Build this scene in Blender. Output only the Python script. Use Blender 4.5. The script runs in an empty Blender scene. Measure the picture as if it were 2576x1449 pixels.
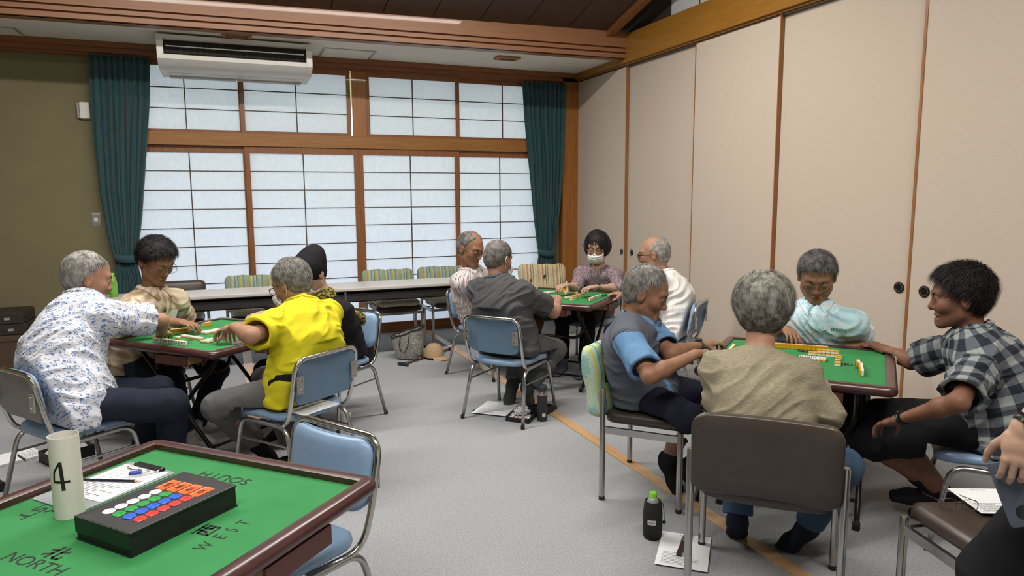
import bpy, math, random
import numpy as np
from mathutils import Vector, Matrix
random.seed(7); np.random.seed(7)
SC = bpy.context.scene
COL = SC.collection
rad = math.radians

# ------------------------------------------------------------------ camera
def rot_cam(yaw, pitch, roll):
    cy, sy = math.cos(yaw), math.sin(yaw)
    f = np.array([-sy*math.cos(pitch), cy*math.cos(pitch), math.sin(pitch)])
    r = np.array([cy, sy, 0.0]); u = np.cross(r, f)
    r2 = math.cos(roll)*r + math.sin(roll)*u; u2 = -math.sin(roll)*r + math.cos(roll)*u
    return Matrix(((r2[0], u2[0], -f[0]), (r2[1], u2[1], -f[1]), (r2[2], u2[2], -f[2])))
cam_d = bpy.data.cameras.new('camera'); cam = bpy.data.objects.new('camera', cam_d); COL.objects.link(cam)
cam_d.sensor_width = 36.0; cam_d.lens = 1745.0/2576*36; cam_d.clip_start = 0.05; cam_d.clip_end = 200
cam.matrix_world = Matrix.Translation((0, 0, 1.5)) @ rot_cam(-0.38792, -0.12995, -0.005944).to_4x4()
SC.camera = cam

# ------------------------------------------------------------------ world, lights, exposure
SC.view_settings.view_transform = 'Standard'
SC.view_settings.look = 'None'
SC.view_settings.exposure = 0.0
SC.view_settings.gamma = 1.0
SC.view_settings.use_curve_mapping = False
W = bpy.data.worlds.new('world'); SC.world = W; W.use_nodes = True
nt = W.node_tree; nt.nodes.clear()
bg = nt.nodes.new('ShaderNodeBackground'); wo = nt.nodes.new('ShaderNodeOutputWorld')
bg.inputs['Color'].default_value = (0.76, 0.86, 1.0, 1); bg.inputs['Strength'].default_value = 6.2
nt.links.new(bg.outputs[0], wo.inputs[0])
def area(name, loc, size, size_y, power, col, rx=0, rz=0):
    d = bpy.data.lights.new(name, 'AREA'); d.shape = 'RECTANGLE'; d.size = size; d.size_y = size_y
    d.energy = power; d.color = col
    o = bpy.data.objects.new(name, d); COL.objects.link(o); o.location = loc; o.rotation_euler = (rx, 0, rz)
    return o
TUBE = (1.0, 0.955, 0.895)
area('ceiling_lamp_row_front', (0.5, 4.35, 3.68), 4.4, 0.16, 215, TUBE)
area('ceiling_lamp_row_back', (0.5, 0.6, 3.9), 4.6, 0.16, 185, TUBE)
try:
    SC.cycles.max_bounces = 6; SC.cycles.diffuse_bounces = 3; SC.cycles.glossy_bounces = 3
    SC.cycles.transmission_bounces = 4; SC.cycles.transparent_max_bounces = 6
    SC.cycles.caustics_reflective = False; SC.cycles.caustics_refractive = False
    SC.cycles.sample_clamp_indirect = 6.0
except Exception:
    pass

# ------------------------------------------------------------------ materials
def lin(c):
    if isinstance(c, str):
        c = [int(c[i:i+2], 16)/255 for i in (0, 2, 4)]
    return tuple((x/12.92 if x <= .04045 else ((x+.055)/1.055)**2.4) for x in c[:3]) + (1.0,)
MATS = {}
class NT:
    def __init__(s, name):
        s.m = bpy.data.materials.new(name); s.m.use_nodes = True; s.t = s.m.node_tree; s.t.nodes.clear()
        s.out = s.n('ShaderNodeOutputMaterial'); s.p = s.n('ShaderNodeBsdfPrincipled'); s.l(s.p, 0, s.out, 0)
    def n(s, t, **kw):
        nd = s.t.nodes.new(t)
        for k, v in kw.items(): setattr(nd, k, v)
        return nd
    def l(s, a, ao, b, bi): s.t.links.new(a.outputs[ao], b.inputs[bi])
    def coords(s, kind='Object', scale=(1, 1, 1), rot=(0, 0, 0)):
        tc = s.n('ShaderNodeTexCoord'); mp = s.n('ShaderNodeMapping')
        mp.inputs['Scale'].default_value = scale; mp.inputs['Rotation'].default_value = rot
        s.l(tc, kind, mp, 0); return mp
    def noise(s, co, sc, det=4, rough=.55):
        x = s.n('ShaderNodeTexNoise'); x.inputs['Scale'].default_value = sc; x.inputs['Detail'].default_value = det
        x.inputs['Roughness'].default_value = rough; s.l(co, 0, x, 'Vector'); return x
    def ramp(s, src, so, stops, interp='LINEAR'):
        r = s.n('ShaderNodeValToRGB'); e = r.color_ramp; e.interpolation = interp
        while len(e.elements) > 1: e.elements.remove(e.elements[-1])
        e.elements[0].position = stops[0][0]; e.elements[0].color = stops[0][1]
        for p, c in stops[1:]:
            q = e.elements.new(p); q.color = c
        s.l(src, so, r, 0); return r
    def bump(s, src, so, strength, dist):
        b = s.n('ShaderNodeBump'); b.inputs['Strength'].default_value = strength; b.inputs['Distance'].default_value = dist
        s.l(src, so, b, 'Height'); s.l(b, 0, s.p, 'Normal'); return b
    def mix(s, fac, fo, a, b, mode='MIX'):
        m = s.n('ShaderNodeMix', data_type='RGBA', blend_type=mode)
        if fac is None: m.inputs[0].default_value = fo
        else: s.l(fac, fo, m, 0)
        for i, v in ((6, a), (7, b)):
            if isinstance(v, tuple) and len(v) == 4 and not hasattr(v[0], 'outputs'): m.inputs[i].default_value = v
            else: s.t.links.new(v[0].outputs[v[1]], m.inputs[i])
        return m
    def math(s, op, a, ao, b=None, bo=0):
        m = s.n('ShaderNodeMath', operation=op)
        s.l(a, ao, m, 0)
        if b is not None:
            if hasattr(b, 'outputs'): s.l(b, bo, m, 1)
            else: m.inputs[1].default_value = b
        return m
    def col(s, n, o): s.l(n, o, s.p, 'Base Color')
    def set(s, **kw):
        for k, v in kw.items(): s.p.inputs[k.replace('_', ' ')].default_value = v
        return s
def M(name, c, rough=.6, metal=0., var=.08, sc=12, bump=0., bsc=200, bdist=.001, spec=.5, coat=0., kind='Object'):
    if name in MATS: return MATS[name]
    x = NT(name); c = lin(c); co = x.coords(kind)
    n = x.noise(co, sc)
    r = x.ramp(n, 0, [(.3, tuple(v*(1-var) for v in c[:3])+(1,)), (.7, tuple(min(1, v*(1+var)) for v in c[:3])+(1,))])
    x.col(r, 0); x.set(Roughness=rough, Metallic=metal, Specular_IOR_Level=spec, Coat_Weight=coat)
    if bump:
        n2 = x.noise(co, bsc, 3); x.bump(n2, 0, bump, bdist)
    MATS[name] = x.m; return x.m
def wood(name, c1, c2, rough=.45, scale=(1, 12, 12), coat=0., sc=6):
    if name in MATS: return MATS[name]
    x = NT(name); co = x.coords('Object', scale); n = x.noise(co, sc, 6, .6)
    n2 = x.noise(co, sc*7, 3)
    r = x.ramp(n, 0, [(.3, lin(c1)), (.7, lin(c2))])
    m = x.mix(n2, 0, (r, 0), lin(c1)); m.inputs[0].default_value = .3
    mm = x.mix(None, .25, (r, 0), (m, 2)); x.col(mm, 2)
    x.set(Roughness=rough, Coat_Weight=coat); x.bump(n2, 0, .08, .001); MATS[name] = x.m; return x.m

# ------------------------------------------------------------------ mesh building
class MB:
    def __init__(s): s.v = []; s.f = []; s.mi = []; s.cur = 0
    def add(s, vs, fs):
        b = len(s.v); s.v += [tuple(float(q) for q in p) for p in vs]
        for f in fs: s.f.append(tuple(i+b for i in f)); s.mi.append(s.cur)
        return s
    def box(s, lo, hi, T=None):
        x0, y0, z0 = lo; x1, y1, z1 = hi
        vs = [(x0,y0,z0),(x1,y0,z0),(x1,y1,z0),(x0,y1,z0),(x0,y0,z1),(x1,y0,z1),(x1,y1,z1),(x0,y1,z1)]
        if T: vs = [T(p) for p in vs]
        return s.add(vs, [(3,2,1,0),(4,5,6,7),(0,1,5,4),(1,2,6,5),(2,3,7,6),(3,0,4,7)])
    def tube(s, pts, r, seg=10, caps=True, flat=1.0):
        P = [np.array(p, float) for p in pts]; n = len(P)
        rr = r if hasattr(r, '__len__') else [r]*n
        tan = []
        for i in range(n):
            t = P[min(i+1, n-1)] - P[max(i-1, 0)]; tan.append(t/(np.linalg.norm(t)+1e-12))
        a = np.array([0, 0, 1.0]) if abs(tan[0][2]) < .9 else np.array([1.0, 0, 0])
        nrm = np.cross(tan[0], a); nrm /= np.linalg.norm(nrm)
        vs = []
        for i in range(n):
            if i: nrm = nrm - tan[i]*(nrm@tan[i]); nrm /= np.linalg.norm(nrm)+1e-12
            bn = np.cross(tan[i], nrm)
            for k in range(seg):
                q = 2*math.pi*k/seg; vs.append(P[i] + rr[i]*(math.cos(q)*nrm + math.sin(q)*flat*bn))
        fs = []
        for i in range(n-1):
            for k in range(seg):
                k2 = (k+1) % seg; fs.append((i*seg+k, i*seg+k2, (i+1)*seg+k2, (i+1)*seg+k))
        if caps: fs += [tuple(range(seg-1, -1, -1)), tuple((n-1)*seg+k for k in range(seg))]
        return s.add(vs, fs)
    def lathe(s, prof, seg=20, c=(0, 0, 0), T=None):
        vs = []; fs = []; n = len(prof)
        for (r, z) in prof:
            for k in range(seg):
                q = 2*math.pi*k/seg; p = (c[0]+r*math.cos(q), c[1]+r*math.sin(q), c[2]+z); vs.append(T(p) if T else p)
        for i in range(n-1):
            for k in range(seg):
                k2 = (k+1) % seg; fs.append((i*seg+k, i*seg+k2, (i+1)*seg+k2, (i+1)*seg+k))
        fs += [tuple(range(seg-1, -1, -1)), tuple((n-1)*seg+k for k in range(seg))]
        return s.add(vs, fs)
    def slab(s, w, d, rc, rings, nc=6, T=None, nside=1):
        """rounded rectangle w x d (x,y), corner radius rc; rings = [(inset, z)] from bottom to top"""
        vs = []; fs = []
        def outline(ins):
            o = []; hw, hd = w/2-ins, d/2-ins; r = max(rc-ins, .001)
            cs = [(hw-r, hd-r, 0), (-hw+r, hd-r, 90), (-hw+r, -hd+r, 180), (hw-r, -hd+r, 270)]
            for ci, (cx, cy, a0) in enumerate(cs):
                arc = [(cx+r*math.cos(rad(a0+90*k/nc)), cy+r*math.sin(rad(a0+90*k/nc))) for k in range(nc+1)]
                o += arc
                nx, ny, na = cs[(ci+1) % 4]; st = (nx+r*math.cos(rad(na)), ny+r*math.sin(rad(na)))
                for k in range(1, nside): o.append((arc[-1][0]+(st[0]-arc[-1][0])*k/nside, arc[-1][1]+(st[1]-arc[-1][1])*k/nside))
            return o
        n = None
        for ins, z in rings:
            o = outline(ins); n = len(o)
            vs += [(x, y, z) for x, y in o]
        for i in range(len(rings)-1):
            for k in range(n):
                k2 = (k+1) % n; fs.append((i*n+k, i*n+k2, (i+1)*n+k2, (i+1)*n+k))
        # caps as concentric grids toward centre for bending
        for top in (0, 1):
            base = (len(rings)-1)*n if top else 0
            ring0 = [vs[base+k] for k in range(n)]; prev = [base+k for k in range(n)]
            for q in (.66, .33):
                idx = []
                for k in range(n):
                    idx.append(len(vs)); vs.append((ring0[k][0]*q, ring0[k][1]*q, ring0[k][2]))
                for k in range(n):
                    k2 = (k+1) % n; f = (prev[k], prev[k2], idx[k2], idx[k]); fs.append(f if top else f[::-1])
                prev = idx
            ci = len(vs); vs.append((0, 0, ring0[0][2]))
            for k in range(n):
                k2 = (k+1) % n; f = (prev[k], prev[k2], ci); fs.append(f if top else f[::-1])
        if T: vs = [T(p) for p in vs]
        return s.add(vs, fs)
    def obj(s, name, mats, parent=None, smooth=True, loc=None, angle=40):
        me = bpy.data.meshes.new(name); me.from_pydata(s.v, [], s.f)
        ms = mats if isinstance(mats, (list, tuple)) else [mats]
        for m in ms: me.materials.append(m)
        if len(ms) > 1: me.polygons.foreach_set('material_index', s.mi)
        if smooth:
            me.polygons.foreach_set('use_smooth', [True]*len(me.polygons))
            try: me.set_sharp_from_angle(angle=rad(angle))
            except Exception: pass
        me.update()
        o = bpy.data.objects.new(name, me); COL.objects.link(o)
        if parent is not None: o.parent = parent
        if loc is not None: o.location = loc
        return o
def fillet(pts, r, n=6):
    P = [np.array(p, float) for p in pts]; out = [P[0]]
    for i in range(1, len(P)-1):
        a = P[i-1]-P[i]; b = P[i+1]-P[i]; la, lb = np.linalg.norm(a), np.linalg.norm(b)
        rr = min(r, la*.49, lb*.49); a = P[i]+a/la*rr; b = P[i]+b/lb*rr
        for k in range(n+1):
            t = k/n; out.append((1-t)**2*a + 2*t*(1-t)*P[i] + t*t*b)
    out.append(P[-1]); return out
def tag(o, label=None, cat=None, group=None, kind=None):
    if label: o['label'] = label
    if cat: o['category'] = cat
    if group: o['group'] = group
    if kind: o['kind'] = kind
    return o
def empty(name, loc, rz=0.):
    o = bpy.data.objects.new(name, None); COL.objects.link(o); o.location = loc; o.rotation_euler = (0, 0, rz); o.empty_display_size = .05
    return o
def copy_tree(o, parent=None):
    c = o.copy(); COL.objects.link(c)
    if parent is not None: c.parent = parent
    for ch in list(o.children): copy_tree(ch, c)
    return c
def struct(o, label=None):
    o['kind'] = 'structure'
    if label: o['label'] = label
    return o
def boxo(name, lo, hi, m, parent=None, smooth=False):
    return MB().box(lo, hi).obj(name, m, parent, smooth)
def text_mesh(name, body, size, m, parent, loc, rz=0., align='CENTER', ext=.0006, mat=None, shear=0., sx=1.0):
    cu = bpy.data.curves.new(name, 'FONT'); cu.body = body; cu.size = size; cu.align_x = align; cu.align_y = 'CENTER'; cu.extrude = ext; cu.shear = shear
    t = bpy.data.objects.new(name, cu); COL.objects.link(t)
    dg = bpy.context.evaluated_depsgraph_get(); me = bpy.data.meshes.new_from_object(t.evaluated_get(dg)); bpy.data.objects.remove(t)
    me.materials.clear(); me.materials.append(m)
    o = bpy.data.objects.new(name, me); COL.objects.link(o); o.parent = parent
    if mat is not None: o.matrix_local = mat
    else: o.location = loc; o.rotation_euler = (0, 0, rz); o.scale = (sx, 1, 1)
    return o
# ================================================================== setting
HONEY = wood('honey_wood', '8a5a24', '9e6e30', .38, (.6, 9, 9), .15)
HONEYV = wood('honey_wood_upright', '8a5424', 'a86c2e', .38, (9, 9, .6), .15)
REDW = wood('reddish_beam_wood', '8e5f40', '9e6f4c', .45, (.5, 10, 10), .1)
DARKW = wood('dark_ceiling_wood', '3a2a1e', '4c382a', .6, (8, .5, 8))
BROWNW = wood('brown_frame_wood', '7a4a26', '915c30', .42, (.6, 9, 9), .1)
BROWNWV = wood('brown_frame_wood_upright', '7a4a26', '935e31', .42, (9, 9, .6), .1)
LATT = M('shoji_lattice', '4a3a30', .6)
GREEN = M('green_plaster', '777053', .9, var=.05, sc=3, bump=.25, bsc=260)
WHITEP = M('white_ceiling_paper', 'e6e1d6', .9, var=.03, sc=5, bump=.3, bsc=120, bdist=.002)
WHITEW = M('white_upper_wall', 'd2d4d4', .9, var=.03)
DARKP = M('dark_gable_board', '3c2f26', .8)

def carpet():
    x = NT('grey_carpet'); co = x.coords()
    a = x.noise(co, 420, 3, .7); b = x.noise(co, 130, 3); c = x.noise(co, .7, 3)
    r = x.ramp(a, 0, [(.32, lin('7a7d80')), (.5, lin('989a9c')), (.68, lin('b0b1b2'))])
    r2 = x.ramp(b, 0, [(.35, (.80, .80, .81, 1)), (.65, (1.1, 1.1, 1.1, 1))])
    r3 = x.ramp(c, 0, [(.3, (.93, .93, .94, 1)), (.7, (1.04, 1.04, 1.03, 1))])
    m = x.mix(None, 1., (r, 0), (r2, 0), 'MULTIPLY'); m2 = x.mix(None, 1., (m, 2), (r3, 0), 'MULTIPLY')
    x.col(m2, 2); x.set(Roughness=.95, Specular_IOR_Level=.2); x.bump(a, 0, .5, .003); return x.m
CARPET = carpet()
def fusuma_mat():
    x = NT('fusuma_cloth'); co = x.coords('Object', (1, 3, 90)); n = x.noise(co, 5, 4)
    co2 = x.coords('Object', (1, 60, 60)); n2 = x.noise(co2, 8, 3)
    r = x.ramp(n, 0, [(.3, lin('c1b2a2')), (.7, lin('c9bbac'))]); x.col(r, 0); x.set(Roughness=.85, Specular_IOR_Level=.25); x.bump(n2, 0, .15, .001); return x.m
FUSUMA = fusuma_mat()
def paper_mat():
    m = bpy.data.materials.new('shoji_paper'); m.use_nodes = True; t = m.node_tree; t.nodes.clear()
    o = t.nodes.new('ShaderNodeOutputMaterial'); tr = t.nodes.new('ShaderNodeBsdfTranslucent'); df = t.nodes.new('ShaderNodeBsdfDiffuse'); mx = t.nodes.new('ShaderNodeMixShader')
    tc = t.nodes.new('ShaderNodeTexCoord'); no = t.nodes.new('ShaderNodeTexNoise'); no.inputs['Scale'].default_value = 60; no.inputs['Detail'].default_value = 5
    mp = t.nodes.new('ShaderNodeMapping'); mp.inputs['Scale'].default_value = (1, 1, .35); t.links.new(tc.outputs['Object'], mp.inputs[0]); t.links.new(mp.outputs[0], no.inputs['Vector'])
    cr = t.nodes.new('ShaderNodeValToRGB'); cr.color_ramp.elements[0].position = .3; cr.color_ramp.elements[0].color = (.62, .63, .67, 1); cr.color_ramp.elements[1].position = .7; cr.color_ramp.elements[1].color = (.70, .71, .75, 1)
    t.links.new(no.outputs[0], cr.inputs[0]); t.links.new(cr.outputs[0], tr.inputs[0]); df.inputs[0].default_value = (.75, .76, .75, 1)
    mx.inputs[0].default_value = .35; t.links.new(tr.outputs[0], mx.inputs[1]); t.links.new(df.outputs[0], mx.inputs[2]); t.links.new(mx.outputs[0], o.inputs[0]); return m
PAPER = paper_mat()

YW = 7.70; XR = 3.98; XL = -3.6; YF = -2.6
struct(boxo('floor', (XL-.2, YF-.2, -.12), (XR+.3, YW+.3, 0), CARPET), 'grey flecked carpet floor of the hall')
struct(boxo('wall_left', (XL-.15, YF, 0), (XL, YW+.2, 4.6), GREEN))
struct(boxo('wall_front', (XL, YF-.15, 0), (XR+.3, YF, 4.6), WHITEW))
b = MB(); b.box((XL, YW, 0), (-.90, YW+.15, 2.95)); b.box((3.52, YW, 0), (XR+.3, YW+.15, 2.95)); b.box((XL, YW, 2.90), (XR+.3, YW+.15, 3.3))
struct(b.obj('wall_back', GREEN, smooth=False), 'olive green plaster wall around the paper windows')
b = MB(); b.box((XR+.10, YF, 0), (XR+.25, YW, 3.17)); struct(b.obj('wall_right', WHITEW, smooth=False))
struct(boxo('wall_upper_right', (XR+.04, YF, 3.17), (XR+.19, 5.79, 5.2), WHITEW), 'white upper wall above the sliding doors')
struct(boxo('wall_gable', (XR+.03, 5.79, 3.17), (XR+.19, 6.6, 4.4), DARKP))
b = MB(); b.box((XR+.028, 5.35, 3.17), (XR+.041, 5.353, 4.4)); struct(b.obj('trim_12', LATT, smooth=False))
# low ceiling strip + beam
b = MB(); b.add([(XL, 6.80, 2.95), (XR+.1, 6.53, 2.95), (XR+.1, YW, 2.95), (XL, YW, 2.95), (XL, 6.80, 3.0), (XR+.1, 6.53, 3.0), (XR+.1, YW, 3.0), (XL, YW, 3.0)], [(3,2,1,0),(4,5,6,7),(0,1,5,4),(1,2,6,5),(2,3,7,6),(3,0,4,7)]); struct(b.obj('ceiling_low', WHITEP, smooth=False), 'white strip of low ceiling above the windows')
def beamrot(o):
    o.location = (XR, 6.45, 0); o.rotation_euler = (0, 0, rad(-2.0)); return o
b = MB(); b.box((-7.9, .03, 2.93), (.02, .17, 3.19)); b.box((-7.9, 0, 3.035), (.02, .06, 3.19)); b.box((-7.9, 0, 2.985), (.02, .06, 3.018)); b.box((-7.9, 0, 2.93), (.02, .06, 2.968))
struct(beamrot(b.obj('trim_1', REDW, smooth=False)), 'grooved reddish wooden ceiling beam')
# sloped plank ceiling
b = MB(); s_ = .26; xs = [3.73-.463*k for k in range(17)]
for i in range(len(xs)-1):
    x1, x0 = xs[i]-.004, xs[i+1]+.004
    b.add([(x0, 6.75, 3.11), (x1, 6.75, 3.11), (x1, 2.4, 3.11+4.35*s_), (x0, 2.4, 3.11+4.35*s_), (x0, 6.75, 3.14), (x1, 6.75, 3.14), (x1, 2.4, 3.14+4.35*s_), (x0, 2.4, 3.14+4.35*s_)], [(0,1,2,3),(7,6,5,4),(0,4,5,1),(1,5,6,2),(2,6,7,3),(3,7,4,0)])
struct(b.obj('ceiling', DARKW, smooth=False), 'dark sloping plank ceiling')
zt = 3.11+4.35*s_
b = MB(); b.add([(XL-.2, 6.9, 3.16), (XR+.2, 6.9, 3.16), (XR+.2, 2.4, 3.16+4.5*s_), (XL-.2, 2.4, 3.16+4.5*s_)], [(0,1,2,3)]); struct(b.obj('ceiling_back', DARKP, smooth=False))
struct(boxo('ceiling_flat', (XL, YF, zt), (XR+.2, 2.42, zt+.05), WHITEP))
b = MB(); b.add([(3.70, 6.6, 3.09), (3.77, 6.6, 3.09), (3.77, 2.4, 3.09+4.2*s_), (3.70, 2.4, 3.09+4.2*s_), (3.70, 6.6, 3.15), (3.77, 6.6, 3.15), (3.77, 2.4, 3.15+4.2*s_), (3.70, 2.4, 3.15+4.2*s_)], [(0,1,2,3),(7,6,5,4),(0,4,5,1),(1,5,6,2),(2,6,7,3),(3,7,4,0)])
struct(b.obj('trim_2', BROWNW, smooth=False), 'brown rafter under the plank ceiling')
# trims on back wall
b = MB(); b.box((XL, 7.56, 2.90), (XR, YW, 2.95)); b.box((XL, 7.60, 2.855), (XR, YW, 2.90)); b.box((XL, 7.64, 2.83), (XR, YW, 2.855)); struct(b.obj('trim_3', BROWNW, smooth=False), 'brown moulding along the top of the window wall')
struct(boxo('trim_4', (-.9, 7.62, 2.03), (3.6, YW, 2.155), HONEY), 'honey wood rail between upper and lower windows')
struct(boxo('trim_5', (1.297, 7.63, 2.155), (1.443, YW, 2.83), HONEYV), 'wooden post between the upper windows')
struct(boxo('trim_6', (3.775, 7.60, 0), (XR, YW, 2.9), HONEYV), 'honey wood corner post')
struct(boxo('baseboard_back', (-.9, 7.62, 0), (3.6, YW+.02, .083), BROWNW), 'wooden sill under the paper windows')
struct(boxo('trim_10', (-.95, 7.64, 0), (-.88, YW, 2.83), BROWNWV)); struct(boxo('trim_11', (3.52, 7.64, 0), (3.58, YW, 2.83), BROWNWV))
# beam over the sliding doors
b = MB(); b.box((XR-.05, YF, 2.885), (XR+.10, YW, 3.17)); b.box((XR-.02, YF, 2.868), (XR+.10, YW, 2.885)); struct(b.obj('trim_7', HONEY if False else wood('honey_beam', '8f6020', 'a2722c', .38, (9, .5, 9), .15), smooth=False), 'honey wood beam over the sliding doors')
b = MB(); b.box((XR-.004, YF, 2.855), (XR+.10, YW, 2.868)); struct(b.obj('trim_8', LATT, smooth=False))
# floor track
def track(name, x0, x1, y0, y1): return struct(boxo(name, (x0, y0, 0), (x1, y1, .006), wood('floor_track_wood', 'b08a62', 'caa57a', .24, (9, .5, 9))), 'wooden door track set in the carpet')
track('trim_9', 2.005, 2.075, 1.0, 7.55); track('trim_13', .07, .15, 4.9, 7.55)

# ---- windows: shoji panels
def shoji(n, x0, x1, z0, z1, st, rails, y, nrow, label, rowz=None, midx=None):
    o = MB()
    o.box((x0, y-.015, z0), (x0+st, y+.015, z1)); o.box((x1-st, y-.015, z0), (x1, y+.015, z1))
    o.box((x0+st, y-.015, z0), (x1-st, y+.015, z0+rails[0])); o.box((x0+st, y-.015, z1-rails[1]), (x1-st, y+.015, z1))
    f = o.obj('window_%d' % n, BROWNWV, smooth=False); struct(f, label)
    l = MB(); zs = rowz
    xm = midx if midx else (x0+x1)/2
    l.box((xm-.005, y-.008, z0+rails[0]), (xm+.005, y+.004, z1-rails[1]))
    for z in zs: l.box((x0+st, y-.006, z-.0045), (x1-st, y+.004, z+.0045))
    l.obj('lattice', LATT, f, False)
    p = MB().box((x0+st*.5, y+.005, z0+.01), (x1-st*.5, y+.0065, z1-.01)).obj('paper', PAPER, f, False)
    return f
rz = [1.778-.1894*k for k in range(9)]
for n, (x0, x1, y, mx, lb) in enumerate([(-.88, .235, 7.69, -.312, 'lower paper window beside the tied green curtain, partly behind the man in beige'), (.203, 1.347, 7.655, .774, 'lower paper window under the right half of the air conditioner'), (1.348, 2.482, 7.655, 1.917, 'lower paper window just right of the central stiles'), (2.45, 3.55, 7.69, 2.995, 'lower paper window beside the curtain in the corner')]):
    shoji(n+1, x0, x1, .083, 2.03, .048, (.03, .07), y, 9, lb, rz, mx)
tz = [2.583, 2.384]
for n, (x0, x1, y, mx, lb) in enumerate([(-.88, .215, 7.69, -.317, 'upper paper window under the left half of the air conditioner'), (.185, 1.285, 7.66, .729, 'upper paper window under the right half of the air conditioner'), (1.445, 2.495, 7.66, 1.96, 'upper paper window just right of the central post'), (2.465, 3.55, 7.69, 3.034, 'upper paper window beside the curtain in the corner')]):
    shoji(n+5, x0, x1, 2.155, 2.83, .04, (.03, .045), y, 3, lb, tz, mx)
# outside: unseen green eave added to dim and tint the upper paper; ground
struct(boxo('added_tint_eave', (XL-3, YW+.155, 2.845), (XR+4, YW+3.0, 2.98), M('eave_tint_green', 'c6d070', .8)))
struct(boxo('ground_outside', (-14, YW+.2, -.5), (18, 30, -.35), M('pale_gravel_ground', 'c9c9c4', .9)))

# ---- sliding doors (fusuma)
fy = [7.66, 6.515, 5.33, 4.308, 3.086, 1.95, .8, -.35, -1.5, -2.58]
FDL = ['sliding door next to the corner post', 'second sliding door from the corner post', 'sliding door behind the seated man in a white shirt', 'sliding door behind the man in the light blue polo shirt', 'sliding door behind the smiling man in the checked shirt', None, None, None, None]
EDGE = wood('fusuma_edge_wood', '8a5c34', 'a06e3e', .4, (9, 9, .6)); HBLK = M('handle_dark_metal', '2a2624', .35, .6); HMET = M('handle_bright_metal', 'a8a49a', .25, .9); HIN = M('handle_recess', '3e3a2c', .45, .5)
for i in range(9):
    y1, y0 = fy[i], fy[i+1]; off = 0 if i % 2 == 0 else .035
    d = boxo('door_%d' % (i+1), (XR+off, y0-.01, .012), (XR+off+.03, y1+.01, 2.868), FUSUMA); struct(d, FDL[i])
    w = .0 if i < 3 else .010
    e = MB(); e.box((XR+off-.005, y0-.012, .012), (XR+off+.031, y0-.004+w, 2.868)); e.box((XR+off-.005, y1-w+.004, .012), (XR+off+.031, y1+.012, 2.868)); e.obj('edge_strip', EDGE, d, False)
def dhandle(di, y, z, r, ry):
    d = bpy.data.objects['door_%d' % di]; off = 0 if (di-1) % 2 == 0 else .035
    T = lambda p: (XR+off-.001-p[2], y+p[0]*ry, z+p[1])
    a = MB().lathe([(r, 0), (r, .006), (r*.80, .008), (r*.78, .004)], 28, T=T); o = a.obj('handle', HBLK, d)
    a = MB().lathe([(r*.79, .002), (r*.79, .0075), (r*.68, .0075), (r*.66, .003)], 28, T=T); a.obj('handle_ring', HMET, o)
    a = MB().lathe([(r*.67, .001), (r*.67, .0035), (.002, .0035)], 28, T=T); a.obj('handle_recess', HIN, o)
dhandle(1, 6.560, .903, .034, .8); dhandle(2, 6.412, .903, .034, .8); dhandle(4, 3.18, .906, .036, 1.); dhandle(5, 2.976, .906, .036, 1.)

# ---- curtains
CURT = None
def curtain_mat():
    x = NT('teal_curtain_cloth'); co = x.coords('Object', (40, 40, 6)); n = x.noise(co, 6, 4)
    r = x.ramp(n, 0, [(.3, lin('2a474b')), (.7, lin('36585c'))]); x.col(r, 0); x.set(Roughness=.85, Specular_IOR_Level=.2, Sheen_Weight=.2); x.bump(n, 0, .15, .001); return x.m
CURT = curtain_mat()
def curtain(name, L, Rr_, npl, label, ztie, tie):
    zs = np.array([p[1] for p in L])[::-1]; xl = np.array([p[0] for p in L])[::-1]; zr = np.array([p[1] for p in Rr_])[::-1]; xr = np.array([p[0] for p in Rr_])[::-1]
    nz, nx = 70, npl*10; vs = []; fs = []
    z0, z1 = L[-1][1], L[0][1]
    for j in range(nz+1):
        z = z0+(z1-z0)*j/nz; a = np.interp(z, zs, xl); c = np.interp(z, zr, xr); wd = c-a
        for i in range(nx+1):
            t = i/nx; ph = t*npl*2*math.pi + .8*math.sin(z*1.3+t*7)
            amp = .022*min(1, wd/.4)+.006*math.sin(z*3+t*23)
            x = a+wd*t + .006*math.sin(ph*.5+z*2)
            vs.append((x, 7.585+amp*math.sin(ph)+.008*math.sin(ph*2.3+z), z))
    for j in range(nz):
        for i in range(nx): fs.append((j*(nx+1)+i, j*(nx+1)+i+1, (j+1)*(nx+1)+i+1, (j+1)*(nx+1)+i))
    o = MB().add(vs, fs).obj(name, CURT, angle=180)
    md = o.modifiers.new('thick', 'SOLIDIFY'); md.thickness = .004
    tag(o, label, 'curtain')
    t = MB(); a, c = tie; n = 24
    pts = [((a+c)/2+(c-a)/2*1.06*math.cos(2*math.pi*k/n), 7.585+.052*math.sin(2*math.pi*k/n)) for k in range(n)]
    vs = [(x, y, ztie-.035+.012*math.cos(k*.5)) for k, (x, y) in enumerate(pts)]+[(x, y, ztie+.035+.01*math.cos(k*.5)) for k, (x, y) in enumerate(pts)]
    t.add(vs, [(k, (k+1) % n, n+(k+1) % n, n+k) for k in range(n)]); q = t.obj('tieback', CURT, o, angle=180); md = q.modifiers.new('thick', 'SOLIDIFY'); md.thickness = .006
    return o
curtain('curtain', [(-1.087, 2.83), (-1.10, 2.5), (-1.105, 2.13), (-1.096, 1.58), (-1.06, 1.17), (-1.021, .92), (-1.021, .80), (-1.05, .5), (-1.08, .02)], [(-.595, 2.83), (-.62, 2.445), (-.664, 2.07), (-.709, 1.70), (-.755, 1.32), (-.812, .97), (-.827, .9), (-.80, .78), (-.74, .4), (-.70, .02)], 9, 'teal curtain tied back beside the wall switch, behind the man in beige', .94, (-1.015, -.822))
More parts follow.
